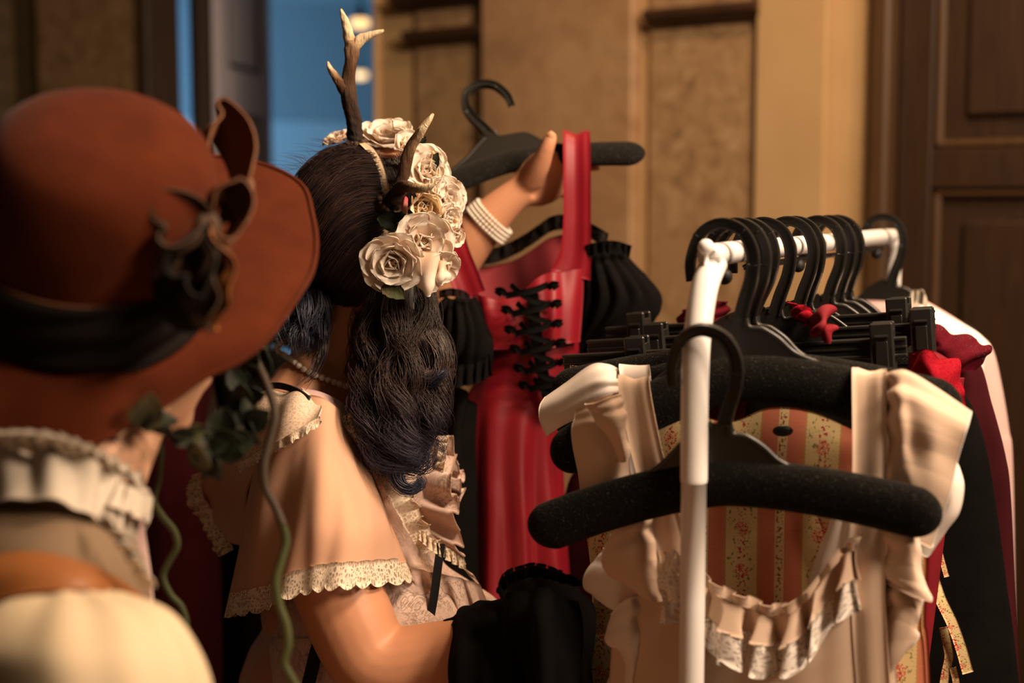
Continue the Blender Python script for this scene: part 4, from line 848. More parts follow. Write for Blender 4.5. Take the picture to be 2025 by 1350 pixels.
# ------------------------------------------------------------------ bodies: closed pieces melted into one skin
from mathutils.bvhtree import BVHTree
def skin_body(name, pieces, m, parent, voxel=0.004, smooth=6):
    V, F = join(*pieces); me = bpy.data.meshes.new('tmp'); me.from_pydata(V.tolist(), [], F); me.update()
    o = bpy.data.objects.new('tmp', me); COL.objects.link(o)
    r = o.modifiers.new('r', 'REMESH'); r.mode = 'VOXEL'; r.voxel_size = voxel; r.use_smooth_shade = True
    s = o.modifiers.new('s', 'SMOOTH'); s.iterations = smooth; s.factor = 0.5
    dg_ = bpy.context.evaluated_depsgraph_get(); me2 = bpy.data.meshes.new_from_object(o.evaluated_get(dg_))
    W = np.empty(len(me2.vertices) * 3, np.float32); me2.vertices.foreach_get('co', W); W = W.reshape(-1, 3).astype(float)
    Fq = [list(p.vertices) for p in me2.polygons]
    bpy.data.objects.remove(o); ob = mk(name, W, Fq, m, parent)
    return ob, BVHTree.FromPolygons([tuple(v) for v in W], Fq)
def snap(bvh, px_, py_, out=0.0, fall=1.8):
    r = ray(px_, py_); L = np.linalg.norm(r); h = bvh.ray_cast(Vector(CAM), Vector(r / L))
    if h[0] is None: return at(px_, py_, fall)
    n = np.array(h[1]); n = n if np.dot(n, r) < 0 else -n
    return np.array(h[0]) + n * out
def axes(f, upv=(0, 0, 1)):
    f = np.array([f[0], f[1], f[2] if len(f) > 2 else 0.0], float); f /= np.linalg.norm(f); u = np.asarray(upv, float); s = np.cross(f, u); s /= np.linalg.norm(s); u = np.cross(s, f)
    return np.stack([s, f, u], 1)          # columns: right side, front, up
def head(c, R, k=1.0):
    """skull, jaw, nose, brow, ears, lips at centre c with axes R"""
    L = lambda x, y, z: c + R @ np.array([x, y, z]) * k
    P = [ellipsoid(L(0, -.008, .022), np.array([.076, .096, .092]) * k, R), ellipsoid(L(0, .022, -.040), np.array([.060, .068, .072]) * k, R), ellipsoid(L(0, .058, -.088), np.array([.026, .024, .02]) * k, R),
         tube([L(0, .088, .02), L(0, .105, -.012), L(0, .100, -.022)], [.007 * k, .012 * k, .010 * k], 10), ellipsoid(L(0, .087, -.052), np.array([.022, .012, .008]) * k, R),
         ellipsoid(L(0, .084, .036), np.array([.052, .012, .010]) * k, R)]
    for s in (-1, 1):
        P += [ellipsoid(L(s * .077, -.006, -.004), np.array([.008, .019, .031]) * k, R), ellipsoid(L(s * .036, .066, -.022), np.array([.024, .022, .022]) * k, R)]
    return P
def eyes(c, R, parent, k=1.0):
    for s in (-1, 1):
        p = c + R @ np.array([s * .031, .074, .016]) * k; mk('eye', *ellipsoid(p, np.array([.012, .010, .007]) * k, R, 8, 12), M['pearl'], parent)

# ------------------------------------------------------------------ woman with antlers
gl = thing('person', 'person in blush blouse and floral dress holding up a red dress on a hanger', 'person', (at(660, 1300, 1.83)[0], at(660, 1300, 1.83)[1], 0))
gf = np.array([0.88, 0.47, 0]); gr_ = np.array([0.47, -0.88, 0])
HC = at(738, 462, 1.80); HR = axes((0.74, 0.66, -0.06), (0.10, -0.05, 1))
Rb = axes(gf)
a3 = lambda *l: [at(*p) for p in l]
pcs = head(HC, HR)
pcs += [tube(a3((715, 560, 1.80), (690, 640, 1.80), (660, 720, 1.805), (640, 790, 1.815), (650, 860, 1.82)), [.055, .052, .056, .072, .08], 18),
        tube(a3((562, 830, 1.735), (602, 785, 1.765), (650, 755, 1.80), (705, 775, 1.87), (730, 820, 1.94)), [.044, .050, .056, .054, .048], 16),
        ellipsoid(at(665, 940, 1.85), (.125, .098, .19), Rb), ellipsoid(at(650, 1180, 1.84), (.115, .085, .20), Rb), ellipsoid(at(645, 1440, 1.84), (.155, .115, .17), Rb)]
for s in (-1, 1):
    hip = at(645, 1440, 1.83) + gr_ * .085 * s; hip[2] = .92
    kn = hip.copy(); kn[2] = .48; an = hip.copy(); an[2] = .07; toe = an + gf * .16; toe[2] = .035
    pcs += [tube([hip, kn, an], [.085, .055, .036], 12), tube([an - gf * .04 + [0, 0, -.03], an + gf * .06 + [0, 0, -.03], toe], [.032, .036, .026], 10)]
# near arm: upper arm, bent elbow, forearm into the black dress, closed hand
pcs += [tube(a3((580, 860, 1.725), (596, 960, 1.68), (642, 1100, 1.64), (690, 1220, 1.625), (728, 1296, 1.62), (775, 1322, 1.615), (840, 1312, 1.61), (920, 1292, 1.60), (975, 1280, 1.59), (1010, 1274, 1.585)), [.046, .050, .051, .0505, .048, .0475, .0455, .040, .031, .029], 20, 50)]
pcs += [ellipsoid(at(1045, 1268, 1.585), (.042, .018, .034), axes((0, 1, 0)))]
for k in range(4):
    y = 1236 + k * 22; pcs += [tube(a3((1068, y, 1.578), (1098, y + 2, 1.575), (1104, y + 8, 1.56), (1090, y + 10, 1.55)), [.010, .0095, .009, .0075], 10, 14)]
pcs += [tube(a3((1030, 1250, 1.57), (1050, 1238, 1.555), (1074, 1238, 1.545), (1090, 1244, 1.545)), [.012, .011, .010, .008], 10, 14)]
# raised arm and hand
pcs += [tube(a3((735, 850, 1.97), (790, 740, 2.05), (835, 630, 2.08), (870, 555, 2.07), (925, 480, 2.05), (972, 428, 2.04), (1012, 392, 2.035), (1040, 372, 2.035)), [.052, .046, .040, .0405, .0355, .0290, .0240, .0235], 18, 50)]
Rp = axes(at(1110, 325, 2.03) - at(1030, 382, 2.03), (-.5, -.25, .8))
pcs += [ellipsoid(at(1074, 352, 2.04), (.038, .048, .017), axes(at(1110, 325, 2.03) - at(1030, 382, 2.03), (0.1, -1, .1))), ellipsoid(at(1056, 336, 2.018), (.017, .033, .017), axes(at(1082, 292, 1.98) - at(1040, 372, 2.03), (0.1, -1, .1)))]
pcs += [tube(a3((1046, 362, 2.02), (1066, 328, 2.0), (1080, 296, 1.985), (1088, 274, 1.982), (1090, 262, 1.984)), [.0165, .0155, .0115, .0098, .0072], 12, 24)]
for L in (((1085, 330, 2.045), (1112, 326, 2.06), (1142, 325, 2.066), (1168, 328, 2.062), (1187, 330, 2.056)), ((1092, 338, 2.045), (1116, 336, 2.062), (1140, 340, 2.066), (1152, 348, 2.05), (1144, 352, 2.036)),
          ((1092, 353, 2.045), (1112, 356, 2.06), (1132, 362, 2.064), (1146, 368, 2.05), (1138, 372, 2.036)), ((1085, 368, 2.042), (1102, 374, 2.055), (1118, 380, 2.058), (1130, 384, 2.045), (1124, 387, 2.034))):
    pcs += [tube(a3(*L), [.0115, .0105, .0095, .0085, .0062], 10, 22)]
gb, gbvh = skin_body('body', pcs, M['skin'], gl, 0.0036, 5)
eyes(HC, HR, gl)
nb = mk('thumbnail', *ellipsoid(at(1089, 268, 1.974), (.0048, .002, .0065), nu=6, nv=10), M['skin'], gl)

# dress
fb = pfold(31, 6, 2, 8)
loft('dress_bodice', [(590, 745, 800, 1.80, .090, 26), (560, 815, 868, 1.815, .13, 20), (560, 868, 930, 1.83, .14), (562, 884, 1000, 1.835, .135), (566, 872, 1060, 1.84, .125), (568, 876, 1110, 1.84, .125), (556, 930, 1150, 1.84, .14), (540, 985, 1190, 1.84, .16), (530, 1010, 1250, 1.84, .18), (510, 1045, 1350, 1.84, .20), (420, 1180, 2000, 1.85, .28), (380, 1240, 2620, 1.86, .32)], M['toile'], gl, 110, 150, disp=lambda U, W: .006 * fb(U, W) * np.clip(U * 4 - .3, .15, 1.6) )
ruffle('chest_frill', [(846, 862, 1.76), (830, 920, 1.74), (824, 980, 1.735), (846, 1040, 1.735), (880, 1085, 1.74), (925, 1135, 1.76)], [px(62, 1.75) * np.array([.9, -.1, .1]), px(66, 1.75) * np.array([1, -.2, -.1]), px(78, 1.75) * np.array([1, -.2, -.25]), px(70, 1.75) * np.array([.9, -.2, -.4]), px(48, 1.75) * np.array([.8, -.2, -.5]), px(26, 1.75) * np.array([.6, -.1, -.6])], M['toile'], gl, 5, .010, out=(-.3, -.9, .2), per=20, seed=12)
ruffle('chest_frill', [(872, 905, 1.78), (880, 950, 1.775), (878, 1000, 1.775)], px(36, 1.78) * np.array([1.0, .05, -.12]), M['toile'], gl, 2.5, .010, out=(-.3, -.9, .2), per=22, seed=13)
ruffle('frill_trim', [(872, 862, 1.750), (864, 905, 1.735), (858, 950, 1.735)], px(20, 1.74) * np.array([.9, -.1, .2]), M['laceC'], gl, 5, .006, seed=14)
ruffle('frill_trim', [(826, 1040, 1.715), (852, 1062, 1.71), (884, 1082, 1.715), (918, 1102, 1.735)], px(24, 1.72) * np.array([.1, -.3, -1]), M['laceC'], gl, 8, .005, seed=15)
ruffle('lace_edging', [(668, 826, 1.665), (694, 862, 1.655), (722, 905, 1.660), (752, 952, 1.675), (778, 1000, 1.69), (806, 1052, 1.705), (836, 1096, 1.72)], px(40, 1.68) * np.array([.85, .25, .35]), M['laceC'], gl, 9, .005, out=(-.3, -.9, .2), scallop=.2, ns=16, seed=16)
ruffle('waist_frill', [(800, 1120, 1.72), (850, 1130, 1.71), (900, 1140, 1.72), (950, 1155, 1.74)], (0.02, -.01, -.05), M['toile'], gl, 4, .012, seed=17, per=16)
strip('black_ribbon', [(872, 1075, 1.71), (866, 1120, 1.70), (858, 1180, 1.69), (846, 1245, 1.68)], px(17, 1.7), M['ribbon'], gl)
strip('black_ribbon', [(640, 1235, 1.66), (625, 1290, 1.655), (608, 1360, 1.65)], px(26, 1.66), M['ribbon'], gl)
# blush blouse sleeve, wide and loose, lace on its hem
slv = [[(560, 800, 1.73), (585, 783, 1.665), (630, 784, 1.645), (665, 806, 1.66), (692, 834, 1.72), (670, 820, 1.82), (600, 805, 1.82)],
       [(520, 880, 1.735), (560, 876, 1.645), (622, 876, 1.615), (684, 890, 1.63), (716, 900, 1.70), (690, 890, 1.85), (570, 885, 1.85)],
       [(492, 970, 1.74), (540, 966, 1.635), (618, 958, 1.588), (700, 958, 1.60), (748, 960, 1.69), (710, 955, 1.86), (560, 965, 1.87)],
       [(474, 1080, 1.745), (528, 1074, 1.625), (612, 1052, 1.565), (712, 1042, 1.578), (778, 1040, 1.685), (730, 1040, 1.86), (550, 1070, 1.88)],
       [(459, 1182, 1.755), (518, 1168, 1.625), (604, 1130, 1.558), (706, 1118, 1.57), (800, 1112, 1.685), (735, 1115, 1.86), (540, 1155, 1.89)]]
fs = pfold(41, 5, 2, 6); fs2 = pfold(42, 6, 6, 16)
sdisp = lambda U, W: (.012 * fs(U, W) + .004 * fs2(U, W)) * np.clip(U * 1.3, 0, 1) + .006 * np.exp(-((W - .115) / .03) ** 2) * np.clip(U * 2 - .3, 0, 1)
cloth('blouse_sleeve', slv, M['blush'], gl, 70, 150, cv=True, disp=sdisp)
C = np.array([[at(*p) for p in r] for r in slv]); P = surf(C, 70, 150, False, True); U, W = np.meshgrid(np.linspace(0, 1, 70), np.linspace(0, 1, 150), indexing='ij')
P = P + normals(P, False, True) * sdisp(U, W)[..., None]; hem = P[-1]; dv = P[-1] - P[-4]; dv /= np.linalg.norm(dv, axis=1, keepdims=True)
n = 600; hem2 = cr(hem, n, True); dv2 = cr(dv, n, True); u = np.linspace(0, 1, n)[:, None]
w = px(34, 1.62) * (1 + .28 * np.abs(np.sin(PI * 26 * u))); G = hem2[:, None] + dv2[:, None] * (np.linspace(-.25, 1, 6)[None] * w)[..., None] + np.array([0, -.002, 0])
V, F, uv = sheet(G, .0016, True, False); mk('hem_lace', V, F, M['laceC'], gl, uv[:, ::-1] * np.array([np.linalg.norm(np.diff(hem2, axis=0), axis=1).sum(), .026]))
cloth('back_flap', [[at(*p) for p in r] for r in ([(520, 850, 1.78), (490, 870, 1.82), (450, 905, 1.86), (405, 935, 1.88)], [(505, 930, 1.77), (475, 940, 1.81), (440, 955, 1.85), (400, 972, 1.88)], [(490, 1010, 1.77), (468, 1005, 1.80), (446, 1008, 1.84), (424, 1015, 1.87)], [(480, 1080, 1.77), (470, 1075, 1.79), (458, 1068, 1.82), (446, 1060, 1.84)])], M['blush'], gl, 40, 40, conv=None, disp=lambda U, W: .006 * np.sin(U * 9 + W * 4))
ruffle('flap_lace', [(412, 925, 1.87), (398, 955, 1.875), (404, 985, 1.87), (424, 1015, 1.865), (448, 1060, 1.835), (462, 1085, 1.81)], px(30, 1.86) * np.array([-.85, 0, -.35]), M['laceC'], gl, 6, .006, scallop=.25, ns=14, seed=18)
cloth('lace_collar', [[at(*p) for p in r] for r in ([(505, 772, 1.70), (545, 770, 1.675), (590, 776, 1.655), (636, 792, 1.648)], [(492, 820, 1.695), (535, 806, 1.655), (585, 800, 1.632), (636, 800, 1.632)], [(482, 866, 1.69), (528, 846, 1.642), (580, 830, 1.618), (634, 812, 1.618)], [(470, 922, 1.70), (520, 892, 1.645), (574, 862, 1.614), (632, 826, 1.612)])], lace('dense_cream_lace', (0.74, 0.56, 0.41), 230, .10, .72), gl, 40, 60, conv=None, uvs=(.11, .07), disp=lambda U, W: .004 * np.sin(W * 11 + 2 * U))
ruffle('collar_edge', [(470, 918, 1.695), (520, 888, 1.638), (574, 858, 1.606), (632, 822, 1.604)], px(13, 1.63) * np.array([.1, -.1, -1]), M['laceC'], gl, 6, .003, scallop=.5, ns=18, seed=19)
strip('neck_ribbon', [(508, 768, 1.685), (548, 762, 1.67), (585, 772, 1.652), (612, 790, 1.638)], px(13, 1.66), M['ribbon'], gl, side=(0, 0, 1))
strip('neck_ribbon', [(638, 806, 1.640), (656, 826, 1.645), (672, 850, 1.655)], px(13, 1.65), M['ribbon'], gl, side=(.6, 0, .8))
cloth('blouse_neck', [[at(*p) for p in r] for r in ([(596, 768, 1.70), (640, 778, 1.69), (690, 806, 1.70), (730, 850, 1.72)], [(610, 786, 1.665), (650, 802, 1.660), (694, 840, 1.675), (735, 885, 1.70)], [(630, 800, 1.655), (660, 822, 1.655), (700, 870, 1.67), (742, 930, 1.695)])], M['pinkrobe'], gl, 24, 30, conv=None)

# necklace and bracelet of pearls
nk = thing('pearl_necklace', 'pearl necklace around the neck of the antlered person', 'necklace', tuple(at(640, 790, 1.80)))
path = [snap(gbvh, x, y, .0045) for x, y in ((548, 688), (562, 702), (580, 718), (600, 734), (622, 745), (646, 754), (672, 762), (700, 770), (726, 780), (748, 792))]
path += [at(775, 830, 1.80), at(790, 850, 1.88), at(740, 790, 1.93), at(660, 700, 1.92), at(580, 670, 1.87)]
pl = cr(np.array(path), 400, True); Ls = np.concatenate([[0], np.cumsum(np.linalg.norm(np.diff(pl, axis=0), axis=1))]); K = int(Ls[-1] / .0082)
pm = None
mk('string', *tube(pl[::6], .0009, 5, closed=True), M['satin'], nk)
for q in np.linspace(0, Ls[-1], K, endpoint=False):
    c = np.array([np.interp(q, Ls, pl[:, i]) for i in range(3)])
    if pm is None:
        V, F = ball((0, 0, 0), .0040, 8, 12); ob = mk('pearl', V, F, M['pearl'], nk, world=False); pm = ob.data
    else:
        ob = bpy.data.objects.new('pearl', pm); COL.objects.link(ob); ob.parent = nk
    ob.location = np.array(MW[nk].inverted()) [:3, :3] @ c + np.array(MW[nk].inverted())[:3, 3]
br_ = thing('pearl_bracelet', 'four-strand pearl bracelet on the raised wrist', 'bracelet', tuple(at(970, 437, 2.04)))
ax = at(1012, 392, 2.035) - at(925, 480, 2.05); ax /= np.linalg.norm(ax); e1 = np.cross(ax, [0, 1, 0]); e1 /= np.linalg.norm(e1); e2 = np.cross(ax, e1)
for k in range(4):
    c0 = at(968, 437, 2.041) + ax * (k - 1.5) * .0060; r0 = .0350 - .0006 * k; ps = []
    for j in range(36):
        t = 2 * PI * j / 36; ps.append(ball(c0 + (e1 * math.cos(t) * 1.0 + e2 * math.sin(t)) * r0, .0029, 7, 10))
    mk('pearl_strand', *join(*ps), M['pearl'], br_)
# ------------------------------------------------------------------ hair: a close cap under several thousand strands
EC = at(722, 452, 1.80); ER = np.array([.104, .112, .109])
def on_ell(px_, py_, k=1.0):
    """near surface of the hair volume along the line of sight (clamped to its outline)"""
    r = ray(px_, py_); r = r / np.linalg.norm(r); o = (CAM - EC) / (ER * k); d = r / (ER * k)
    a, b, c = d @ d, o @ d, o @ o - 1; D = b * b - a * c
    t = (-b - math.sqrt(D)) / a if D > 0 else -b / a
    p = CAM + r * t
    if D <= 0: q = (p - EC) / (ER * k); p = EC + (p - EC) / np.linalg.norm(q)
    return p
mk('hair', *ellipsoid(EC, ER * 0.965, nu=40, nv=60, f=lambda D: 1 - .10 * np.clip(-D[..., 2] - .45, 0, 1)), M['haircap'], gl)
guides = [[(735, 292), (690, 288), (640, 305), (590, 350), (566, 420), (566, 500), (584, 560), (604, 600)],
          [(748, 318), (690, 322), (640, 350), (600, 400), (578, 460), (578, 520), (590, 570), (606, 610)],
          [(758, 350), (700, 352), (650, 385), (612, 435), (592, 490), (590, 540), (598, 585), (610, 620)],
          [(764, 392), (715, 395), (665, 425), (630, 470), (608, 520), (604, 560), (608, 600), (616, 630)],
          [(764, 430), (722, 440), (680, 468), (648, 510), (628, 550), (618, 585), (618, 615), (622, 640)],
          [(758, 462), (730, 478), (698, 505), (668, 542), (648, 578), (636, 605), (630, 625), (628, 645)],
          [(750, 490), (735, 512), (712, 540), (690, 572), (672, 598), (658, 616), (648, 630), (640, 645)],
          [(744, 520), (738, 545), (726, 568), (712, 590), (700, 604), (690, 614), (682, 622), (672, 632)]]
GD = np.array(guides, float)
def hair_strands(K, seed, GD, k0, kr, jit, m=18):
    g = np.random.default_rng(seed); out = np.empty((K, m, 3)); GI = cr(GD, 60)
    for i in range(K):
        s = g.uniform(0, 59.0); i0 = int(s); f = s - i0; q = GI[i0] * (1 - f) + GI[min(i0 + 1, 59)] * f
        q = q + g.normal(0, jit, 2) + np.linspace(0, 1, len(q))[:, None] * g.normal(0, jit, 2)
        cl = math.sin(s * 1.3) * .5 + math.sin(s * 3.1 + 1) * .5
        kk = k0 + kr * (g.uniform(-1, 1) * .6 + cl * .5) + g.exponential(.004)
        q = cr(q, m); e = np.sin(np.linspace(0, PI, m)) * g.normal(0, 2.5); q[:, 1] += e
        for j in range(m): out[i, j] = on_ell(q[j, 0], q[j, 1], kk)
    return out
S = hair_strands(2000, 1, GD, 1.0, .045, 5); V, F = strands(S, RNG.uniform(.0003, .0008, len(S))); mk('hair_strands', V, F, M['hair'], gl)['kind'] = 'stuff'
S = hair_strands(1100, 2, GD, 1.010, .036, 11); V, F = strands(S, RNG.uniform(.0002, .0005, len(S))); mk('brown_hair_strands', V, F, M['hairbrown'], gl)['kind'] = 'stuff'
# hair in front of the headband and round the far side of the head
g2 = [[(800, 310), (830, 360), (850, 430), (858, 500), (850, 560), (830, 610)], [(780, 320), (805, 380), (822, 450), (826, 520), (818, 575), (800, 620)], [(768, 345), (782, 400), (792, 460), (794, 520), (788, 575), (775, 620)], [(768, 450), (772, 490), (770, 530), (768, 565), (762, 595), (756, 625)]]
S = hair_strands(600, 3, np.array(g2, float), .992, .01, 6); V, F = strands(S, RNG.uniform(.0005, .001, len(S))); mk('hair_strands', V, F, M['hair'], gl)['kind'] = 'stuff'
th = RNG.uniform(0, PI, 500); far = []
for t in th:
    a = np.linspace(.15, 2.1, 16); w = .3 + t * .85
    far.append(np.stack([EC[0] + ER[0] * np.sin(a) * math.cos(w), EC[1] + ER[1] * np.sin(a) * math.sin(w), EC[2] + ER[2] * np.cos(a)], 1))
V, F = strands(np.array(far), .0011); mk('hair_strands', V, F, M['hair'], gl)['kind'] = 'stuff'
def pigtail(name, path, rad, K, mt, seed, curl=.012, cf=2.2, r0=.0006, m=34, spread=1.0):
    g = np.random.default_rng(seed); C = cr(np.array([at(*p) for p in path]), m); R = cr(np.array(rad, float)[:, None], m)[:, 0]; T = np.gradient(C, axis=0); T /= np.linalg.norm(T, axis=1, keepdims=True)
    A = np.cross(T, [0.2, 1, .1]); A /= np.linalg.norm(A, axis=1, keepdims=True); B = np.cross(T, A); out = []
    t = np.linspace(0, 1, m)
    for i in range(K):
        an = g.uniform(0, 2 * PI); rr = math.sqrt(g.uniform(.05, 1)); cl = int(an * 3.0) * 1.7 + int(rr * 3)
        ang = an + .5 * np.sin(t * 3 + cl); ph = cl * 2.1 + g.normal(0, .35); am = curl * t ** .7 * g.uniform(.6, 1.3); L = g.uniform(.72, 1.06)
        P = C + (A * (np.cos(ang) * R * rr)[:, None] + B * (np.sin(ang) * R * rr * .8)[:, None]) + A * (am * np.sin(2 * PI * cf * t + ph))[:, None] + B * (am * np.cos(2 * PI * cf * t + ph))[:, None] + g.normal(0, .0015, 3) * spread
        out.append(cr(P[:max(8, int(m * min(L, 1)))], m))
    V, F = strands(np.array(out), g.uniform(r0 * .6, r0 * 1.3, K)); o = mk(name, V, F, mt, gl); o['kind'] = 'stuff'; return o
mg, tg, bgd, og = nt('hair_brown_to_blue'); bgd.inputs['Roughness'].default_value = .5; bgd.inputs['Specular IOR Level'].default_value = .3
sz = N(tg, 'SeparateXYZ'); tg.links.new(N(tg, 'TexCoord').outputs['Generated'], sz.inputs[0])
tg.links.new(ramp(tg, sz.outputs[2], [(.08, (.030, .030, .060)), (.30, (.040, .030, .042)), (.48, (.042, .022, .018)), (1.0, (.014, .008, .008))]), bgd.inputs['Base Color'])
mk('pigtail_core', *tube([at(*p) for p in ((800, 560, 1.735), (795, 640, 1.71), (795, 720, 1.685), (790, 800, 1.665), (792, 850, 1.65))], [.030, .034, .034, .024, .006], 18, 30, flat=.8), M['hair'], gl)
pigtail('pigtail', [(800, 560, 1.735), (795, 640, 1.71), (796, 720, 1.685), (790, 800, 1.66), (796, 870, 1.645), (818, 930, 1.64)], [.034, .048, .054, .054, .046, .030], 1900, mg, 11, .015, 2.6, .0004, spread=2)
pigtail('pigtail', [(760, 760, 1.67), (740, 820, 1.65), (770, 880, 1.64), (820, 910, 1.64), (850, 885, 1.65)], [.02, .026, .024, .018, .012], 260, M['hairblue'], 12, .008, 1.6, .0005)
pigtail('ringlet', [(840, 890, 1.64), (806, 905, 1.63), (784, 930, 1.63), (790, 955, 1.628), (812, 966, 1.628), (832, 955, 1.63), (826, 944, 1.632)], [.012, .011, .009, .007, .006, .004, .002], 240, M['hairblue'], 13, .002, 1, .00045)
pigtail('ringlet', [(850, 660, 1.66), (866, 700, 1.65), (862, 735, 1.645), (836, 745, 1.64), (820, 725, 1.64)], [.012, .012, .010, .008, .004], 160, M['hairbrown'], 14, .003, 1, .0004)
pigtail('ringlet', [(830, 740, 1.645), (850, 750, 1.64), (870, 742, 1.638), (884, 728, 1.64)], [.008, .008, .006, .003], 90, M['hairblue'], 15, .002, 1, .0004)
mk('pigtail_core', *tube([at(*p) for p in ((618, 590, 1.75), (608, 625, 1.735), (600, 650, 1.73), (592, 670, 1.73))], [.026, .024, .016, .005], 14, 20, flat=.8), M['hair'], gl)
pigtail('pigtail', [(618, 585, 1.75), (608, 620, 1.725), (592, 655, 1.72), (572, 692, 1.72)], [.026, .030, .032, .024], 700, M['hairblue'], 16, .008, 1.5, .0004)
pigtail('loose_hair', [(640, 630, 1.73), (640, 680, 1.71), (622, 730, 1.70), (592, 770, 1.69)], [.006, .006, .005, .003], 22, M['hair'], 17, .004, 1, .0005)
pigtail('loose_hair', [(720, 610, 1.74), (716, 680, 1.72), (724, 760, 1.70), (716, 830, 1.68)], [.014, .018, .022, .02], 120, M['hair'], 18, .010, 2, .00035)
# fly-away hairs over the crown
fa = []
for i in range(110):
    x = RNG.uniform(562, 710); p0 = on_ell(x, 300 + (x - 700) ** 2 * .004, 1.0); d = np.array([RNG.normal(-.4, .5), RNG.normal(0, .3), 1.0]); l = RNG.uniform(.008, .03)
    t = np.linspace(0, 1, 10)[:, None]; fa.append(p0 + d * l * t + np.array([RNG.normal(-.01, .012), 0, -.012]) * t ** 2)
V, F = strands(np.array(fa), .00018); mk('flyaway_hair', V, F, M['hairbrown'], gl)['kind'] = 'stuff'

# ------------------------------------------------------------------ headdress: ribbon, antlers, silk flowers, leaves
hd = thing('floral_headdress', 'headdress of ivory silk roses, leaves and two brown antlers on dark hair', 'headdress', tuple(EC + [0, 0, .1]))
bp = [on_ell(x, y, k) for x, y, k in ((716, 284, 1.03), (738, 302, 1.03), (754, 335, 1.03), (762, 375, 1.03), (765, 420, 1.03), (762, 460, 1.03), (755, 495, 1.02), (746, 530, 1.02))]
back = [EC + np.array([.02, .10, .06]), EC + np.array([0, .07, .095]), bp[0]]
strip('headband', [tuple(p) for p in back[:2] + bp], px(13, 1.7), M['satin'], hd, conv=lambda *p: np.array(p), side=(1, 0, .2), n=60)
def antler(name, branches, parent):
    Vs, Fs, uvs, b = [], [], [], 0
    for path, rad, v0, v1, n in branches:
        seg = 16; P = [at(*p) for p in path]
        g = np.random.default_rng(len(path) + int(path[0][0])); ph = g.uniform(0, 6, 4)
        wob = lambda t, a: 1 + .05 * np.sin(5 * a + 9 * t + ph[0]) + .05 * np.sin(3 * a + 26 * t + ph[1]) + (.10 * np.sin(9 * a + 60 * t) + .08 * np.sin(4 * a + 95 * t)) * np.clip(.45 - (v0 + (v1 - v0) * t), 0, .45) * 2.2
        V, F = tube(P, [px(r, p[2]) for r, p in zip(rad, path)], seg, n, wob=wob)
        uvs.append(np.repeat(np.stack([np.zeros(n), np.linspace(v0, v1, n)], 1), seg, 0)); Vs.append(V); Fs += [[i + b for i in q] for q in F]; b += len(V)
    return mk(name, np.concatenate(Vs), Fs, M['antler'], parent, np.concatenate(uvs))
a1 = antler('antler', [([(708, 296, 1.755), (703, 272, 1.755), (699, 235, 1.75), (691, 195, 1.745), (689, 160, 1.745), (693, 125, 1.74), (696, 98, 1.74), (694, 82, 1.74)], [19, 16, 15, 15.5, 14, 12.5, 15, 12], 0.0, .74, 70),
    ([(694, 100, 1.74), (690, 72, 1.74), (684, 48, 1.738), (678, 30, 1.735), (674, 18, 1.735)], [12, 11, 8.5, 5.5, 2], .70, 1.05, 30),
    ([(696, 98, 1.74), (712, 80, 1.74), (730, 70, 1.738), (748, 64, 1.737), (760, 60, 1.737)], [12, 11, 7.5, 5, 2.2], .70, 1.05, 30),
    ([(688, 190, 1.745), (674, 168, 1.74), (662, 150, 1.735), (652, 134, 1.73), (648, 122, 1.73)], [12, 10, 8, 5.5, 2], .34, 1.0, 30)], hd)
def burr(c, r, ax_, par):
    ax_ = ax_ / np.linalg.norm(ax_); e1 = np.cross(ax_, [.3, 1, .2]); e1 /= np.linalg.norm(e1); e2 = np.cross(ax_, e1); ps = []
    for k in range(17):
        t = 2 * PI * k / 17; ps.append(ball(c + (e1 * math.cos(t) + e2 * math.sin(t)) * r + ax_ * RNG.normal(0, .0012), RNG.uniform(.0026, .0044), 6, 8))
    mk('burr', *join(*ps), M['bowdark'], par)
burr(at(706, 284, 1.755), px(19, 1.755), at(699, 235, 1.75) - at(708, 296, 1.755), a1)
a2 = antler('antler', [([(762, 408, 1.70), (776, 398, 1.69), (789, 378, 1.68), (797, 348, 1.675), (803, 318, 1.67), (814, 288, 1.665), (832, 260, 1.66), (848, 238, 1.655), (857, 224, 1.655)], [22, 19, 15, 12.5, 12, 11, 9, 6, 2.5], 0.0, 1.0, 80),
    ([(822, 276, 1.662), (834, 258, 1.652), (843, 248, 1.648)], [9, 8, 4], .75, .95, 16),
    ([(790, 372, 1.676), (800, 368, 1.660), (815, 371, 1.642), (832, 373, 1.628), (850, 369, 1.620), (862, 362, 1.616)], [14, 12, 10.5, 9, 6.5, 2.5], .36, 1.0, 40)], hd)
burr(at(772, 402, 1.695), px(24, 1.695), at(789, 378, 1.68) - at(762, 408, 1.70), a2)
mk('antler_base', *ellipsoid(at(764, 410, 1.70), (.018, .016, .020), nu=14, nv=20, f=lambda D: 1 + .06 * np.sin(9 * D[..., 0]) * np.sin(11 * D[..., 2])), M['bowdark'], a2)
def petal(L, Wd, cup, curl, nx=7, ny=8, seed=0, notch=.0):
    g = np.random.default_rng(seed); u = np.linspace(-1, 1, nx)[None]; v = np.linspace(0, 1, ny)[:, None]
    wd = Wd * (np.sin(PI * np.clip(v * .80 + .10, 0, 1)) ** .75) * (1 - .25 * (v > .99)); x = u * wd; y = L * v * (1 - .07 * u ** 2 * v)
    z = cup * (u ** 2 * wd * .9) + cup * L * .55 * v ** 2 - curl * L * np.clip(v - .72, 0, 1) ** 2 * 5 + .05 * L * np.sin(u * 4 + g.uniform(0, 6)) * v + .035 * L * np.sin(v * 9 + u * 3 + g.uniform(0, 6)) * v
    return np.stack([x * np.ones_like(v), y * np.ones_like(u), z * np.ones_like(u * v)], -1)
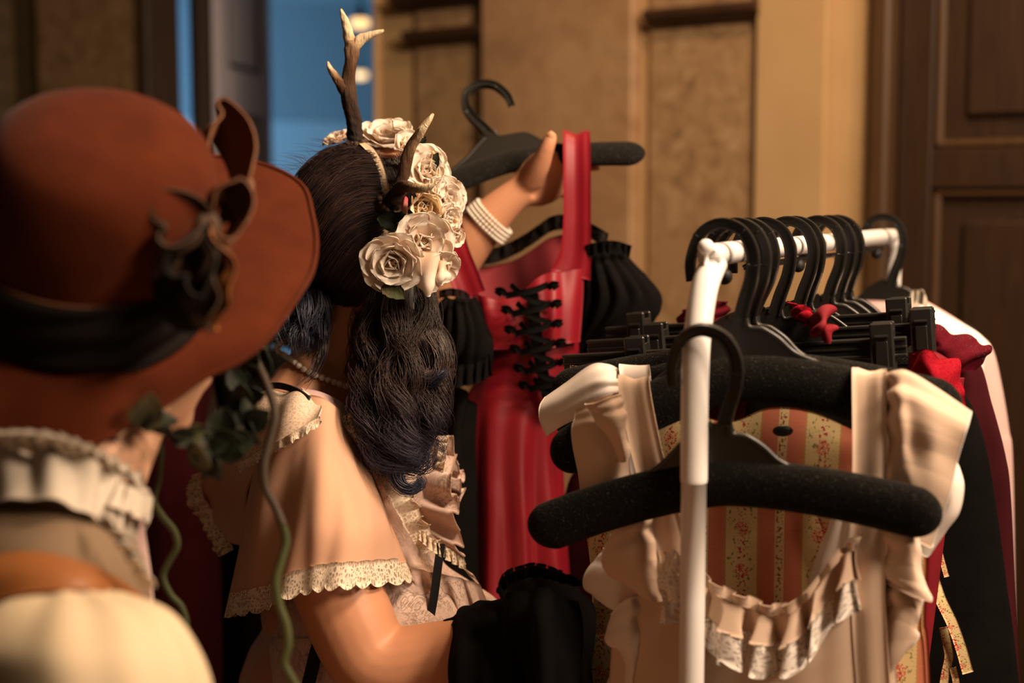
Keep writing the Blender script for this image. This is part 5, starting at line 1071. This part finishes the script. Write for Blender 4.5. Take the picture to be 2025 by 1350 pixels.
def rose(c, nrm, R, mats, rings=((4, .45, 78), (5, .75, 52), (6, 1.0, 22)), seed=0, name='rose', droop=0.0):
    nrm = nrm / np.linalg.norm(nrm); g = np.random.default_rng(seed); e1 = np.cross(nrm, [.2, .1, 1]); e1 /= np.linalg.norm(e1); e2 = np.cross(nrm, e1)
    o = mk(name, *ellipsoid(c + nrm * R * .10, (R * .16, R * .16, R * .22), np.stack([e1, e2, nrm], 1), 8, 12), mats[0], hd)
    for k, (n, s, el) in enumerate(rings):
        for j in range(n):
            t = 2 * PI * (j + .5 * k) / n + g.normal(0, .12); ea = math.radians(el + g.normal(0, 7)); rad = e1 * math.cos(t) + e2 * math.sin(t); tan = -e1 * math.sin(t) + e2 * math.cos(t)
            yv = rad * math.cos(ea) + nrm * math.sin(ea); zv = nrm * math.cos(ea) - rad * math.sin(ea)
            G = petal(R * s * g.uniform(.88, 1.1), R * s * .80, .50 if k < 2 else .30, .35 if k else .1, seed=seed * 50 + k * 9 + j)
            P = c + rad * R * .10 * k + tan * G[..., :1] + yv * G[..., 1:2] + zv * G[..., 2:3] + np.array([0, 0, -droop]) * G[..., 1:2]
            V, F, uv = sheet(P, .0009); mk('petal', V, F, mats[min(k, len(mats) - 1)], o, uv)
    return o
def fnorm(px_, py_, b=(0, 0, 0)):
    p = on_ell(px_, py_, 1.0); n = (p - EC) / ER ** 2; return n / np.linalg.norm(n) + np.array(b)
A_, B_, C_ = M['petalA'], M['petalB'], M['petalC']
full = ((3, .34, 88), (4, .50, 74), (5, .68, 56), (6, .86, 36), (7, 1.0, 14)); bud = ((3, .62, 86), (4, .80, 78), (5, .95, 62))
for (x, y, d, r, nb, mt, rg, sd_) in (
    (690, 272, 1.81, 18, (-.2, -.4, .8), (B_, A_, A_), full, 15), (790, 262, 1.76, 26, (.3, -.5, .7), (A_, A_), ((4, .6, 66), (5, 1.0, 30)), 16), (666, 279, 1.80, 21, (-.3, -.4, .8), (B_, B_, B_), full, 1), (762, 276, 1.775, 40, (.15, -.55, .8), (B_, B_, A_, A_), full, 2), (806, 296, 1.735, 36, (.3, -.6, .5), (A_, A_, A_), ((4, .7, 60), (5, 1.0, 24)), 3),
    (838, 342, 1.70, 42, (.45, -.8, .25), (B_, A_, A_, A_), full, 4), (834, 410, 1.668, 43, (.30, -.9, -.05), (C_, C_, C_), ((3, .42, 88), (4, .62, 82), (4, .82, 74), (5, .92, 60)), 5), (882, 392, 1.70, 33, (.6, -.7, .05), (A_, A_, A_, A_), full, 6),
    (780, 516, 1.655, 49, (-.1, -.95, -.2), (B_, A_, A_, A_), full, 7), (836, 476, 1.66, 50, (.25, -.9, -.1), (C_, A_, A_, A_), ((3, .36, 86), (4, .55, 66), (5, .8, 42), (6, 1.05, 14)), 8), (892, 466, 1.69, 27, (.7, -.6, -.1), (B_, B_, B_), bud, 9),
    (724, 268, 1.79, 17, (0, -.5, .8), (B_, B_), ((4, .6, 60), (5, 1.0, 25)), 10), (872, 522, 1.665, 36, (.4, -.85, -.35), (B_, A_, A_), ((3, .4, 84), (4, .65, 60), (6, 1.0, 24)), 11), (806, 452, 1.68, 24, (-.1, -.9, .1), (A_, A_), ((4, .6, 66), (5, 1.0, 30)), 13), (858, 372, 1.69, 26, (.5, -.8, .1), (C_, A_), ((4, .6, 66), (5, 1.0, 30)), 14), (884, 432, 1.69, 26, (.7, -.7, -.1), (A_, A_, A_), full, 12)):
    rose(at(x, y, d), np.array(nb, float), px(r, d), mt, rg, sd_)
# long drooping petals below the middle rose
droop1 = [[(816, 500, 1.650), (834, 496, 1.644), (852, 498, 1.646), (866, 504, 1.652)], [(810, 530, 1.648), (832, 530, 1.640), (854, 530, 1.642), (872, 532, 1.650)], [(818, 558, 1.650), (838, 560, 1.642), (856, 560, 1.644), (872, 556, 1.652)], [(836, 580, 1.652), (846, 585, 1.647), (854, 584, 1.648), (862, 576, 1.654)]]
droop2 = [[(852, 520, 1.655), (868, 516, 1.648), (884, 520, 1.658)], [(854, 545, 1.652), (872, 544, 1.644), (892, 540, 1.656)], [(864, 562, 1.655), (876, 564, 1.649), (888, 556, 1.658)]]
for rows, sd_ in ((droop1, 1), (droop2, 2)):
    cloth('drooping_petal', rows, A_, hd, 24, 22, th=.001, disp=lambda U, W, k=sd_: .0028 * np.sin(W * 8 + U * 4 + k) + .0015 * np.sin(U * 9 + k))
cloth('pink_petal', [[(806, 392, 1.67), (802, 388, 1.665), (797, 392, 1.668)], [(806, 408, 1.665), (799, 406, 1.66), (793, 410, 1.665)], [(806, 424, 1.668), (802, 423, 1.664), (799, 422, 1.668)]], M['petalP'], hd, 14, 10, th=.001)
def leafm(name, p0, p1, w, mt, par, nrm=(0, -1, .2), th=.0010, bend=.15):
    p0, p1 = np.asarray(p0), np.asarray(p1); d = p1 - p0; L = np.linalg.norm(d); d /= L; nn = np.asarray(nrm, float); nn -= d * (nn @ d); nn /= np.linalg.norm(nn); s = np.cross(d, nn)
    v = np.linspace(0, 1, 12)[:, None]; u = np.linspace(-1, 1, 7)[None]; ser = 1 + .10 * np.sin(v * 40) * (np.abs(u) > .9)
    wd = w / 2 * np.sin(PI * np.clip(v * .93 + .05, 0, 1)) ** .8 * ser
    P = p0 + d * (L * v)[..., None] + s * (u * wd)[..., None] + nn * (.28 * np.abs(u) * wd + bend * L * (v - v ** 2) * 1.5 * np.ones_like(u))[..., None]
    V, F, uv = sheet(P, th); return mk(name, V, F, mt, par, uv)
for (a, b, w, mt) in (((806, 446, 1.672), (746, 432, 1.672), 40, 'leaf'), ((790, 445, 1.675), (806, 412, 1.672), 22, 'leaf'), ((752, 556, 1.66), (802, 590, 1.648), 36, 'leafbrown'), ((800, 565, 1.67), (752, 556, 1.685), 22, 'leafbrown'), ((848, 345, 1.70), (866, 302, 1.695), 24, 'leaf'), ((826, 300, 1.72), (842, 270, 1.715), 16, 'leaf'), ((842, 310, 1.70), (862, 308, 1.695), 8, 'petalP'), ((820, 300, 1.71), (822, 276, 1.705), 12, 'petalC'), ((800, 470, 1.67), (842, 438, 1.662), 16, 'leaf')):
    leafm('leaf', at(*a), at(*b), px(w, 1.69), M[mt], hd)
for (a, b) in (((850, 330, 1.69), (856, 302, 1.69)), ((852, 335, 1.69), (868, 348, 1.688)), ((895, 430, 1.69), (903, 436, 1.688))):
    mk('stamen', *join(tube([at(*a), at(*b)], .0007, 5), ball(at(*b), .0022, 6, 8)), M['petalC'], hd)
# black dress gathered over the near forearm
bd_ = thing('dress', 'black cotton dress with gathered frill bundled over the bent forearm', 'dress', tuple(at(1030, 1300, 1.6)))
fk = pfold(51, 6, 2, 7)
rings_ = []
for (x, yt, yb, d, t) in ((886, 1232, 1420, 1.60, .055), (905, 1208, 1470, 1.60, .075), (950, 1196, 1560, 1.59, .085), (990, 1180, 1640, 1.585, .09), (1020, 1150, 1700, 1.58, .09), (1060, 1134, 1740, 1.58, .09), (1100, 1136, 1740, 1.58, .085), (1135, 1150, 1700, 1.585, .075), (1156, 1180, 1650, 1.59, .06), (1164, 1260, 1560, 1.60, .03)):
    yc, hh_ = (yt + yb) / 2, (yb - yt) / 2
    rings_.append([tuple(at(x + 6 * math.sin(3 * q), yc - hh_ * math.cos(q), d - t * math.sin(q))) for q in np.linspace(0, 2 * PI, 18, endpoint=False)])
cloth('bundle', rings_, M['black'], bd_, 90, 110, cv=True, conv=None, disp=lambda U, W: .007 * pfold(52, 6, 2, 7)(W, U * 1.3) + .004 * np.sin(U * 26 + 5 * W))
ruffle('frill', [(992, 1186, 1.52), (1004, 1160, 1.515), (1030, 1146, 1.51), (1060, 1140, 1.51), (1092, 1146, 1.512), (1120, 1154, 1.52), (1150, 1160, 1.54)], [(-.006, -.01, .012), (-.004, -.01, .016), (0, -.01, .016), (0, -.01, .016), (.002, -.01, .014), (.004, -.01, .012), (.006, -.01, .01)], M['black'], bd_, 9, .008, seed=22)
cloth('fold', [[(1000, 1180, 1.515), (1040, 1165, 1.495), (1090, 1170, 1.495), (1140, 1190, 1.52)], [(1008, 1230, 1.50), (1050, 1210, 1.47), (1096, 1220, 1.475), (1144, 1240, 1.51)], [(1030, 1300, 1.50), (1064, 1280, 1.465), (1106, 1290, 1.47), (1148, 1310, 1.51)], [(1050, 1420, 1.50), (1080, 1420, 1.47), (1116, 1420, 1.475), (1150, 1420, 1.51)]], M['black'], bd_, 50, 40, disp=lambda U, W: .005 * np.sin(W * 13 + U * 4))
# ------------------------------------------------------------------ person in the rust hat, near left
pr_ = thing('person', 'person in rust felt hat, taupe vest and cream shirt, back turned, near left', 'person', (at(60, 1300, 1.1)[0], at(60, 1300, 1.1)[1], 0))
HCt = at(168, 582, 1.20); fw = ray(168, 520); fw /= np.linalg.norm(fw); rt = np.cross(fw, [0, 0, 1]); rt /= np.linalg.norm(rt); uq = np.cross(rt, fw)
el = math.radians(38); ln = math.radians(-3)
hn = math.cos(el) * (uq * math.cos(ln) + rt * math.sin(-ln)) - math.sin(el) * fw; h1 = rt - hn * (rt @ hn); h1 /= np.linalg.norm(h1); h2 = np.cross(hn, h1)      # h2 points away
c2f = HCt - hn * .02
PC = at(222, 640, 1.25); PRt = axes((0.86, 0.50, -.05), (-.12, -.18, 1))
pcs = head(PC, PRt, .96)
pcs += [tube(a3((250, 720, 1.24), (215, 820, 1.22), (170, 920, 1.19), (130, 1020, 1.17)), [.050, .050, .052, .06], 16),
        tube(a3((120, 1350, 1.02), (105, 1220, 1.10), (110, 1120, 1.18), (160, 1090, 1.27), (190, 1140, 1.34)), [.050, .048, .05, .05, .05], 14),
        ellipsoid(at(90, 1480, 1.18), (.12, .09, .20), axes((.86, .5, 0)))]
base = at(90, 1450, 1.16)
pcs += [ellipsoid(np.array([base[0], base[1], .92]), (.16, .12, .16), axes((.86, .5, 0))), tube([np.array([base[0], base[1], 1.15]), np.array([base[0], base[1], .95])], [.12, .12], 14)]
for s in (-1, 1):
    hip = np.array([base[0], base[1], .88]) + np.array([.5, -.86, 0]) * .085 * s; kn = hip.copy(); kn[2] = .47; an = hip.copy(); an[2] = .07; toe = an + np.array([.14, .08, 0]); toe[2] = .035
    pcs += [tube([hip, kn, an], [.085, .055, .038], 12), tube([an + [-.04, -.02, -.03], an + [.05, .03, -.03], toe], [.032, .036, .026], 10)]
sh = at(120, 1330, .99); eb = sh + np.array([.03, .02, -.30]); wr = eb + np.array([.20, .10, -.06])
pcs += [tube([sh, (sh + eb) / 2, eb, (eb + wr) / 2, wr], [.055, .048, .042, .038, .028], 14, 30), ellipsoid(wr + [.05, .03, -.005], (.045, .02, .035), axes((0, 1, 0)))]
for k in range(4):
    o = wr + np.array([.085, .045, .02 - k * .016]); pcs += [tube([o, o + [.03, .015, -.004], o + [.045, .015, -.02], o + [.035, .0, -.03]], [.0095, .009, .0085, .007], 8, 12)]
o = wr + np.array([.05, .01, .02]); pcs += [tube([o, o + [.025, -.01, .012], o + [.05, -.012, .012]], [.012, .011, .008], 8, 10)]
pb, pbvh = skin_body('body', pcs, M['skin2'], pr_, 0.006, 5)
eyes(PC, PRt, pr_, .96)
mk('hair', *ellipsoid(PC + PRt @ np.array([0, -.012, .02]), (.084, .102, .098), PRt, 24, 32), M['hair'], pr_)
# clothes
loft('trousers', [(-60, 250, 1640, 1.16, .13), (-80, 260, 2000, 1.16, .14), (-90, 240, 2900, 1.16, .13)], M['vest'], pr_, 20, 40)
fsh = pfold(61, 6, 2, 6)
V = cloth('shirt_sleeve', [ring(*r) for r in ((40, 235, 1172, 1.04, .025), (-40, 330, 1212, 1.03, .075), (-100, 385, 1290, 1.02, .105), (-120, 412, 1380, 1.015, .115), (-110, 410, 1480, 1.01, .115), (-60, 380, 1620, 1.02, .10), (0, 330, 1800, 1.03, .08))], M['shirt'], pr_, 60, 100, cv=True, conv=None, disp=lambda U, W: .007 * fsh(U, W * 2) * np.clip(.3 + U, 0, 1))
loft('vest', [(-60, 190, 950, 1.17, .055, 16), (-120, 262, 1050, 1.165, .10, 22), (-150, 290, 1130, 1.16, .12, 22), (-160, 290, 1250, 1.16, .14), (-160, 280, 1450, 1.16, .15), (-140, 260, 1700, 1.16, .14)], M['vest'], pr_, 40, 70, disp=lambda U, W: .003 * fsh(U, W))
cloth('shoulder_strap', [[(-120, 1120, 1.06), (-40, 1100, 1.05), (60, 1092, 1.045), (160, 1110, 1.05), (225, 1140, 1.07), (280, 1178, 1.11)], [(-120, 1165, 1.035), (-40, 1140, 1.025), (60, 1128, 1.02), (160, 1140, 1.028), (225, 1160, 1.055), (280, 1190, 1.10)], [(-120, 1230, 1.03), (-40, 1198, 1.015), (60, 1172, 1.008), (160, 1168, 1.018), (225, 1176, 1.05), (278, 1200, 1.10)]], M['leather'], pr_, 24, 50)
cloth('collar', [[(-100, 900, 1.12), (0, 888, 1.105), (90, 884, 1.10), (170, 905, 1.11), (235, 935, 1.14), (285, 968, 1.19)], [(-110, 940, 1.105), (0, 930, 1.09), (95, 928, 1.085), (180, 950, 1.10), (235, 985, 1.13), (262, 1020, 1.18)], [(-110, 992, 1.09), (0, 988, 1.075), (100, 992, 1.07), (180, 1014, 1.085), (228, 1052, 1.12), (258, 1100, 1.17)]], M['frill'], pr_, 40, 90, disp=lambda U, W: .006 * np.sin(W * 34) * (1 - .6 * U) + .004 * np.sin(W * 13 + 3 * U))
ruffle('collar_frill', [(-100, 902, 1.115), (0, 892, 1.10), (90, 890, 1.095), (170, 908, 1.105), (235, 938, 1.135), (290, 972, 1.185)], (0, -.02, .018), M['frill'], pr_, 13, .008, seed=31)
ruffle('collar_frill', [(232, 948, 1.13), (268, 965, 1.14), (300, 980, 1.17), (296, 998, 1.18)], (.0, -.016, -.016), M['frill'], pr_, 5, .008, seed=32)
ruffle('jabot_edge', [(190, 1018, 1.07), (222, 1062, 1.06), (254, 1110, 1.06), (278, 1160, 1.08)], (.012, -.006, .002), M['frill'], pr_, 5, .006, seed=33)
cloth('far_sleeve', [[(215, 1005, 1.25), (250, 1000, 1.24), (272, 1008, 1.26)], [(215, 1080, 1.24), (262, 1078, 1.22), (288, 1090, 1.25)], [(220, 1160, 1.23), (275, 1158, 1.21), (300, 1185, 1.25)], [(220, 1350, 1.23), (285, 1350, 1.21), (312, 1360, 1.25)], [(220, 1700, 1.23), (285, 1700, 1.21), (312, 1700, 1.25)]], M['pinkrobe'], pr_, 40, 24, disp=lambda U, W: .004 * np.sin(W * 9 + 2 * U))

# the hat
ht = thing('felt_hat', 'rust brown felt hat with wide brim, dark ribbon and bow, near left', 'hat', tuple(HCt))
CRr = .093
def hring(r, h, n=24, k2=1.0, sh=(0, 0)):
    a = np.linspace(0, 2 * PI, n, endpoint=False); return [tuple(HCt + h1 * (r * math.cos(t) + sh[0]) + h2 * (r * k2 * math.sin(t) + sh[1]) + hn * h) for t in a]
cloth('crown', [hring(CRr * 1.02, -.004, sh=(.0, 0)), hring(CRr * 1.02, .03), hring(CRr * 1.03, .07, sh=(.003, 0)), hring(CRr * 1.02, .105, sh=(.006, 0)), hring(CRr * .95, .135, sh=(.009, 0)), hring(CRr * .80, .155, sh=(.010, 0)), hring(CRr * .52, .166, sh=(.011, 0)), hring(CRr * .2, .169, sh=(.011, 0)), hring(CRr * .004, .1695, sh=(.011, 0))], M['felt'], ht, 70, 90, cv=True, conv=None, th=.0025)
op = [(622, 440), (607, 372), (560, 332), (470, 318), (330, 300), (165, 296), (-50, 330), (-220, 430), (-300, 580), (-250, 740), (-130, 850), (0, 893), (139, 894), (267, 833), (389, 767), (500, 711), (577, 605)]
ap = []
for x, y in op:
    q = hit(x, y, HCt, hn) - HCt; s_ = max(0, -(q @ h2) / np.linalg.norm(q))
    q = hit(x, y, HCt - hn * .045 * s_ ** 1.5, hn) - HCt; ap.append((math.atan2(q @ h2, q @ h1) % (2 * PI), math.hypot(q @ h1, q @ h2)))
ap.sort(); aa = np.array([p[0] for p in ap]); ra = np.array([p[1] for p in ap]); aa = np.concatenate([aa - 2 * PI, aa, aa + 2 * PI]); ra = np.tile(ra, 3)
def brow(f, lift):
    out = []
    for t in np.linspace(0, 2 * PI, 36, endpoint=False):
        R_ = np.interp(t, aa, ra); r = CRr * 1.02 + (R_ - CRr * 1.02) * f; out.append(tuple(HCt + h1 * r * math.cos(t) + h2 * r * math.sin(t) + hn * (lift * (1 + .3 * math.cos(2 * t + .5)) - .045 * max(0, -math.sin(t)) ** 1.5 * max(f, 0) ** 1.4)))
    return out
cloth('brim', [brow(-.03, .001), brow(.12, -.001), brow(.4, .002), brow(.7, .003), brow(.92, .001), brow(1.0, -.001)], M['felt'], ht, 40, 160, cv=True, conv=None, th=.0028)
E_ = np.array(brow(.985, .0012)); mk('brim_edge', *tube(E_, .0026, 8, 160, closed=True), M['felt'], ht)
fbn = pfold(71, 5, 2, 5)
cloth('hat_ribbon', [hring(CRr * 1.06, .0), hring(CRr * 1.09, .012), hring(CRr * 1.08, .03), hring(CRr * 1.10, .046), hring(CRr * 1.08, .060), hring(CRr * 1.05, .066)], M['hatband'], ht, 40, 120, cv=True, conv=None, th=.002, disp=lambda U, W: .003 * np.sin(U * 18 + 3 * np.sin(W * 12)))
E_ = np.array(hring(CRr * 1.045, .066)); mk('ribbon_edge_highlight', *tube(E_, .0016, 6, 120, closed=True), M['bowbrown'], ht)  # lighter tube stands in for the highlight along the band's upper edge
for nm, pth, w, mt, sd_ in (
    ('bow_loop', [(405, 440, 1.150), (398, 360, 1.175), (408, 280, 1.20), (428, 232, 1.21), (462, 280, 1.205), (486, 350, 1.19), (470, 400, 1.165), (420, 440, 1.145)], [.03, .05, .06, .05, .06, .06, .045, .03], 'bowbrown', 1),
    ('bow_loop', [(400, 450, 1.130), (350, 412, 1.105), (305, 420, 1.095), (292, 465, 1.09), (325, 510, 1.085), (370, 500, 1.09), (402, 470, 1.11)], [.03, .05, .055, .055, .055, .045, .03], 'bowdark', 2),
    ('bow_loop', [(405, 445, 1.130), (425, 392, 1.13), (458, 385, 1.135), (474, 425, 1.13), (462, 480, 1.12), (430, 490, 1.11), (405, 460, 1.115)], [.03, .045, .05, .05, .05, .04, .03], 'bowbrown', 3),
    ('bow_loop', [(398, 460, 1.110), (360, 500, 1.09), (330, 545, 1.085), (350, 590, 1.085), (392, 600, 1.085), (412, 550, 1.09), (404, 480, 1.105)], [.03, .045, .05, .05, .05, .045, .03], 'hatband', 4),
    ('bow_tail', [(404, 465, 1.105), (424, 510, 1.10), (438, 555, 1.10), (430, 600, 1.10), (420, 645, 1.105)], [.025, .035, .032, .028, .02], 'leather', 5),
    ('bow_tail', [(398, 470, 1.105), (396, 530, 1.085), (402, 590, 1.085), (398, 650, 1.09)], [.025, .035, .04, .03], 'bowdark', 6)):
    strip(nm, pth, w, M[mt], ht, side=hn + h1 * .35 - h2 * .3, n=60, nv=11, th=.002, disp=lambda U, W, k=sd_: .003 * np.sin(W * 9 + U * 6 + k) + .003 * np.sin(U * 17 + k))
mk('bow_knot', *ellipsoid(at(402, 458, 1.115), (.014, .013, .018), nu=14, nv=18, f=lambda D: 1 + .08 * np.sin(8 * D[..., 0] + 3 * D[..., 2])), M['bowdark'], ht)
mk('bow_wire', *tube([at(*p) for p in ((470, 410, 1.225), (486, 392, 1.222), (496, 372, 1.225), (490, 356, 1.228), (472, 372, 1.225), (462, 396, 1.222), (482, 420, 1.218), (488, 440, 1.216))], .0035, 8, 40), M['bowbrown'], ht)

# ivy hanging from the hat
iv = thing('ivy_garland', 'dark ivy garland with long curling tendrils hanging below the rust hat', 'garland', tuple(at(420, 860, 1.25)))
gI = np.random.default_rng(5)
vp = cr(np.array([at(*p) for p in ((262, 836, 1.14), (310, 850, 1.16), (360, 868, 1.18), (410, 884, 1.20), (450, 876, 1.22), (480, 840, 1.25), (486, 780, 1.28), (490, 715, 1.30), (496, 680, 1.31))]), 60)
mk('stem', *tube(vp, .003, 7), M['vinebrown'], iv)
for i in range(44):
    p = vp[int(gI.uniform(2, 58))]; a = gI.uniform(0, 2 * PI); d = np.array([math.cos(a), gI.normal(0, .5), math.sin(a) * .9 - .15]); d /= np.linalg.norm(d); L = gI.uniform(.018, .034)
    leafm('leaf', p, p + d * L, L * .85, M['leaf'] if gI.uniform() < .8 else M['leafbrown'], iv, nrm=(gI.normal(0, .5), -1, gI.normal(0, .5)))
mk('tendril', *tube([at(*p) for p in ((496, 690, 1.30), (510, 720, 1.29), (532, 772, 1.28), (544, 820, 1.27), (534, 868, 1.265), (522, 920, 1.26), (526, 965, 1.258), (546, 1005, 1.255), (560, 1040, 1.25))], .0040, 9, 60), M['vinebrown'], iv)
mk('tendril', *tube([at(*p) for p in ((558, 1035, 1.25), (566, 1070, 1.25), (556, 1110, 1.245), (546, 1150, 1.24), (552, 1195, 1.238), (566, 1235, 1.235), (570, 1275, 1.232), (562, 1310, 1.23), (576, 1340, 1.23), (590, 1365, 1.23))], .0040, 9, 60), M['vine'], iv)
mk('tendril', *tube([at(*p) for p in ((320, 860, 1.30), (318, 910, 1.30), (314, 950, 1.30), (306, 990, 1.30), (320, 1020, 1.30), (344, 1050, 1.30), (350, 1080, 1.30), (334, 1110, 1.30), (322, 1140, 1.30), (336, 1175, 1.30), (358, 1200, 1.30), (368, 1235, 1.30), (362, 1270, 1.30))], [.0026] * 4 + [.0034] * 9, 9, 80), M['vine'], iv)

# ------------------------------------------------------------------ dark gowns on a second rack, in the gloom between the two people
q1, q2 = at(120, 520, 2.55), at(600, 520, 2.65); zr_ = 1.55
r2 = thing('clothes_rack', 'black clothes rack standing behind the rust hat with dark gowns', 'clothes rack', ((q1[0] + q2[0]) / 2, (q1[1] + q2[1]) / 2, 0))
e_ = (q2 - q1) * np.array([1, 1, 0]); e_ /= np.linalg.norm(e_); nn_ = np.array([-e_[1], e_[0], 0])
mk('rail', *tube([up(q1, zr_), up(q2, zr_)], .012, 14, 3), M['plastic'], r2)
for q in (q1, q2):
    mk('post', *tube([up(q, .04), up(q, zr_)], .013, 14, 3), M['plastic'], r2)
    mk('foot_bar', *tube([up(q, .03) - nn_ * .22, up(q, .03) + nn_ * .22], .014, 12, 3), M['plastic'], r2)
for (x, d, mt, lab, lh, xl, xr, sd_) in ((330, 2.56, 'burg', 'dark burgundy gown hanging behind the rust hat', 'black hanger under the dark burgundy gown on the black rack', 215, 455, 81), (490, 2.60, 'black', 'plain black gown hanging behind the blush sleeve', 'black hanger under the plain black gown on the black rack', 385, 640, 82)):
    t_ = (at(x, 520, d) - q1) @ e_; pt = up(q1 + e_ * t_, zr_ + .0125)
    hgr = thing('clothes_hanger', lh, 'hanger', (0, 0, 0)); ang = math.atan2(e_[1], e_[0]) + .5
    setm(hgr, pt, np.array([math.cos(ang), math.sin(ang), 0]), np.array([-math.sin(ang), math.cos(ang), 0]), np.array([0, 0, 1.0])); flocked_hanger(hgr, .16)
    gw = thing('gown', lab, 'gown', tuple(at(x, 1300, d))); xc = (xl + xr) / 2; w = (xr - xl) / 2
    loft('gown_body', [(xc - w * .35, xc + w * .35, 690, d, .03), (xc - w * .7, xc + w * .7, 740, d, .05), (xc - w * .6, xc + w * .6, 850, d, .06), (xc - w * .8, xc + w * .8, 1000, d, .08), (xc - w, xc + w, 1350, d, .12), (xc - w * 1.15, xc + w * 1.15, 2000, d, .15)], M[mt], gw, 60, 110, disp=lambda U, W: .012 * pfold(sd_, 6, 3, 9)(U, W) * np.clip(U * 1.6, .1, 1))
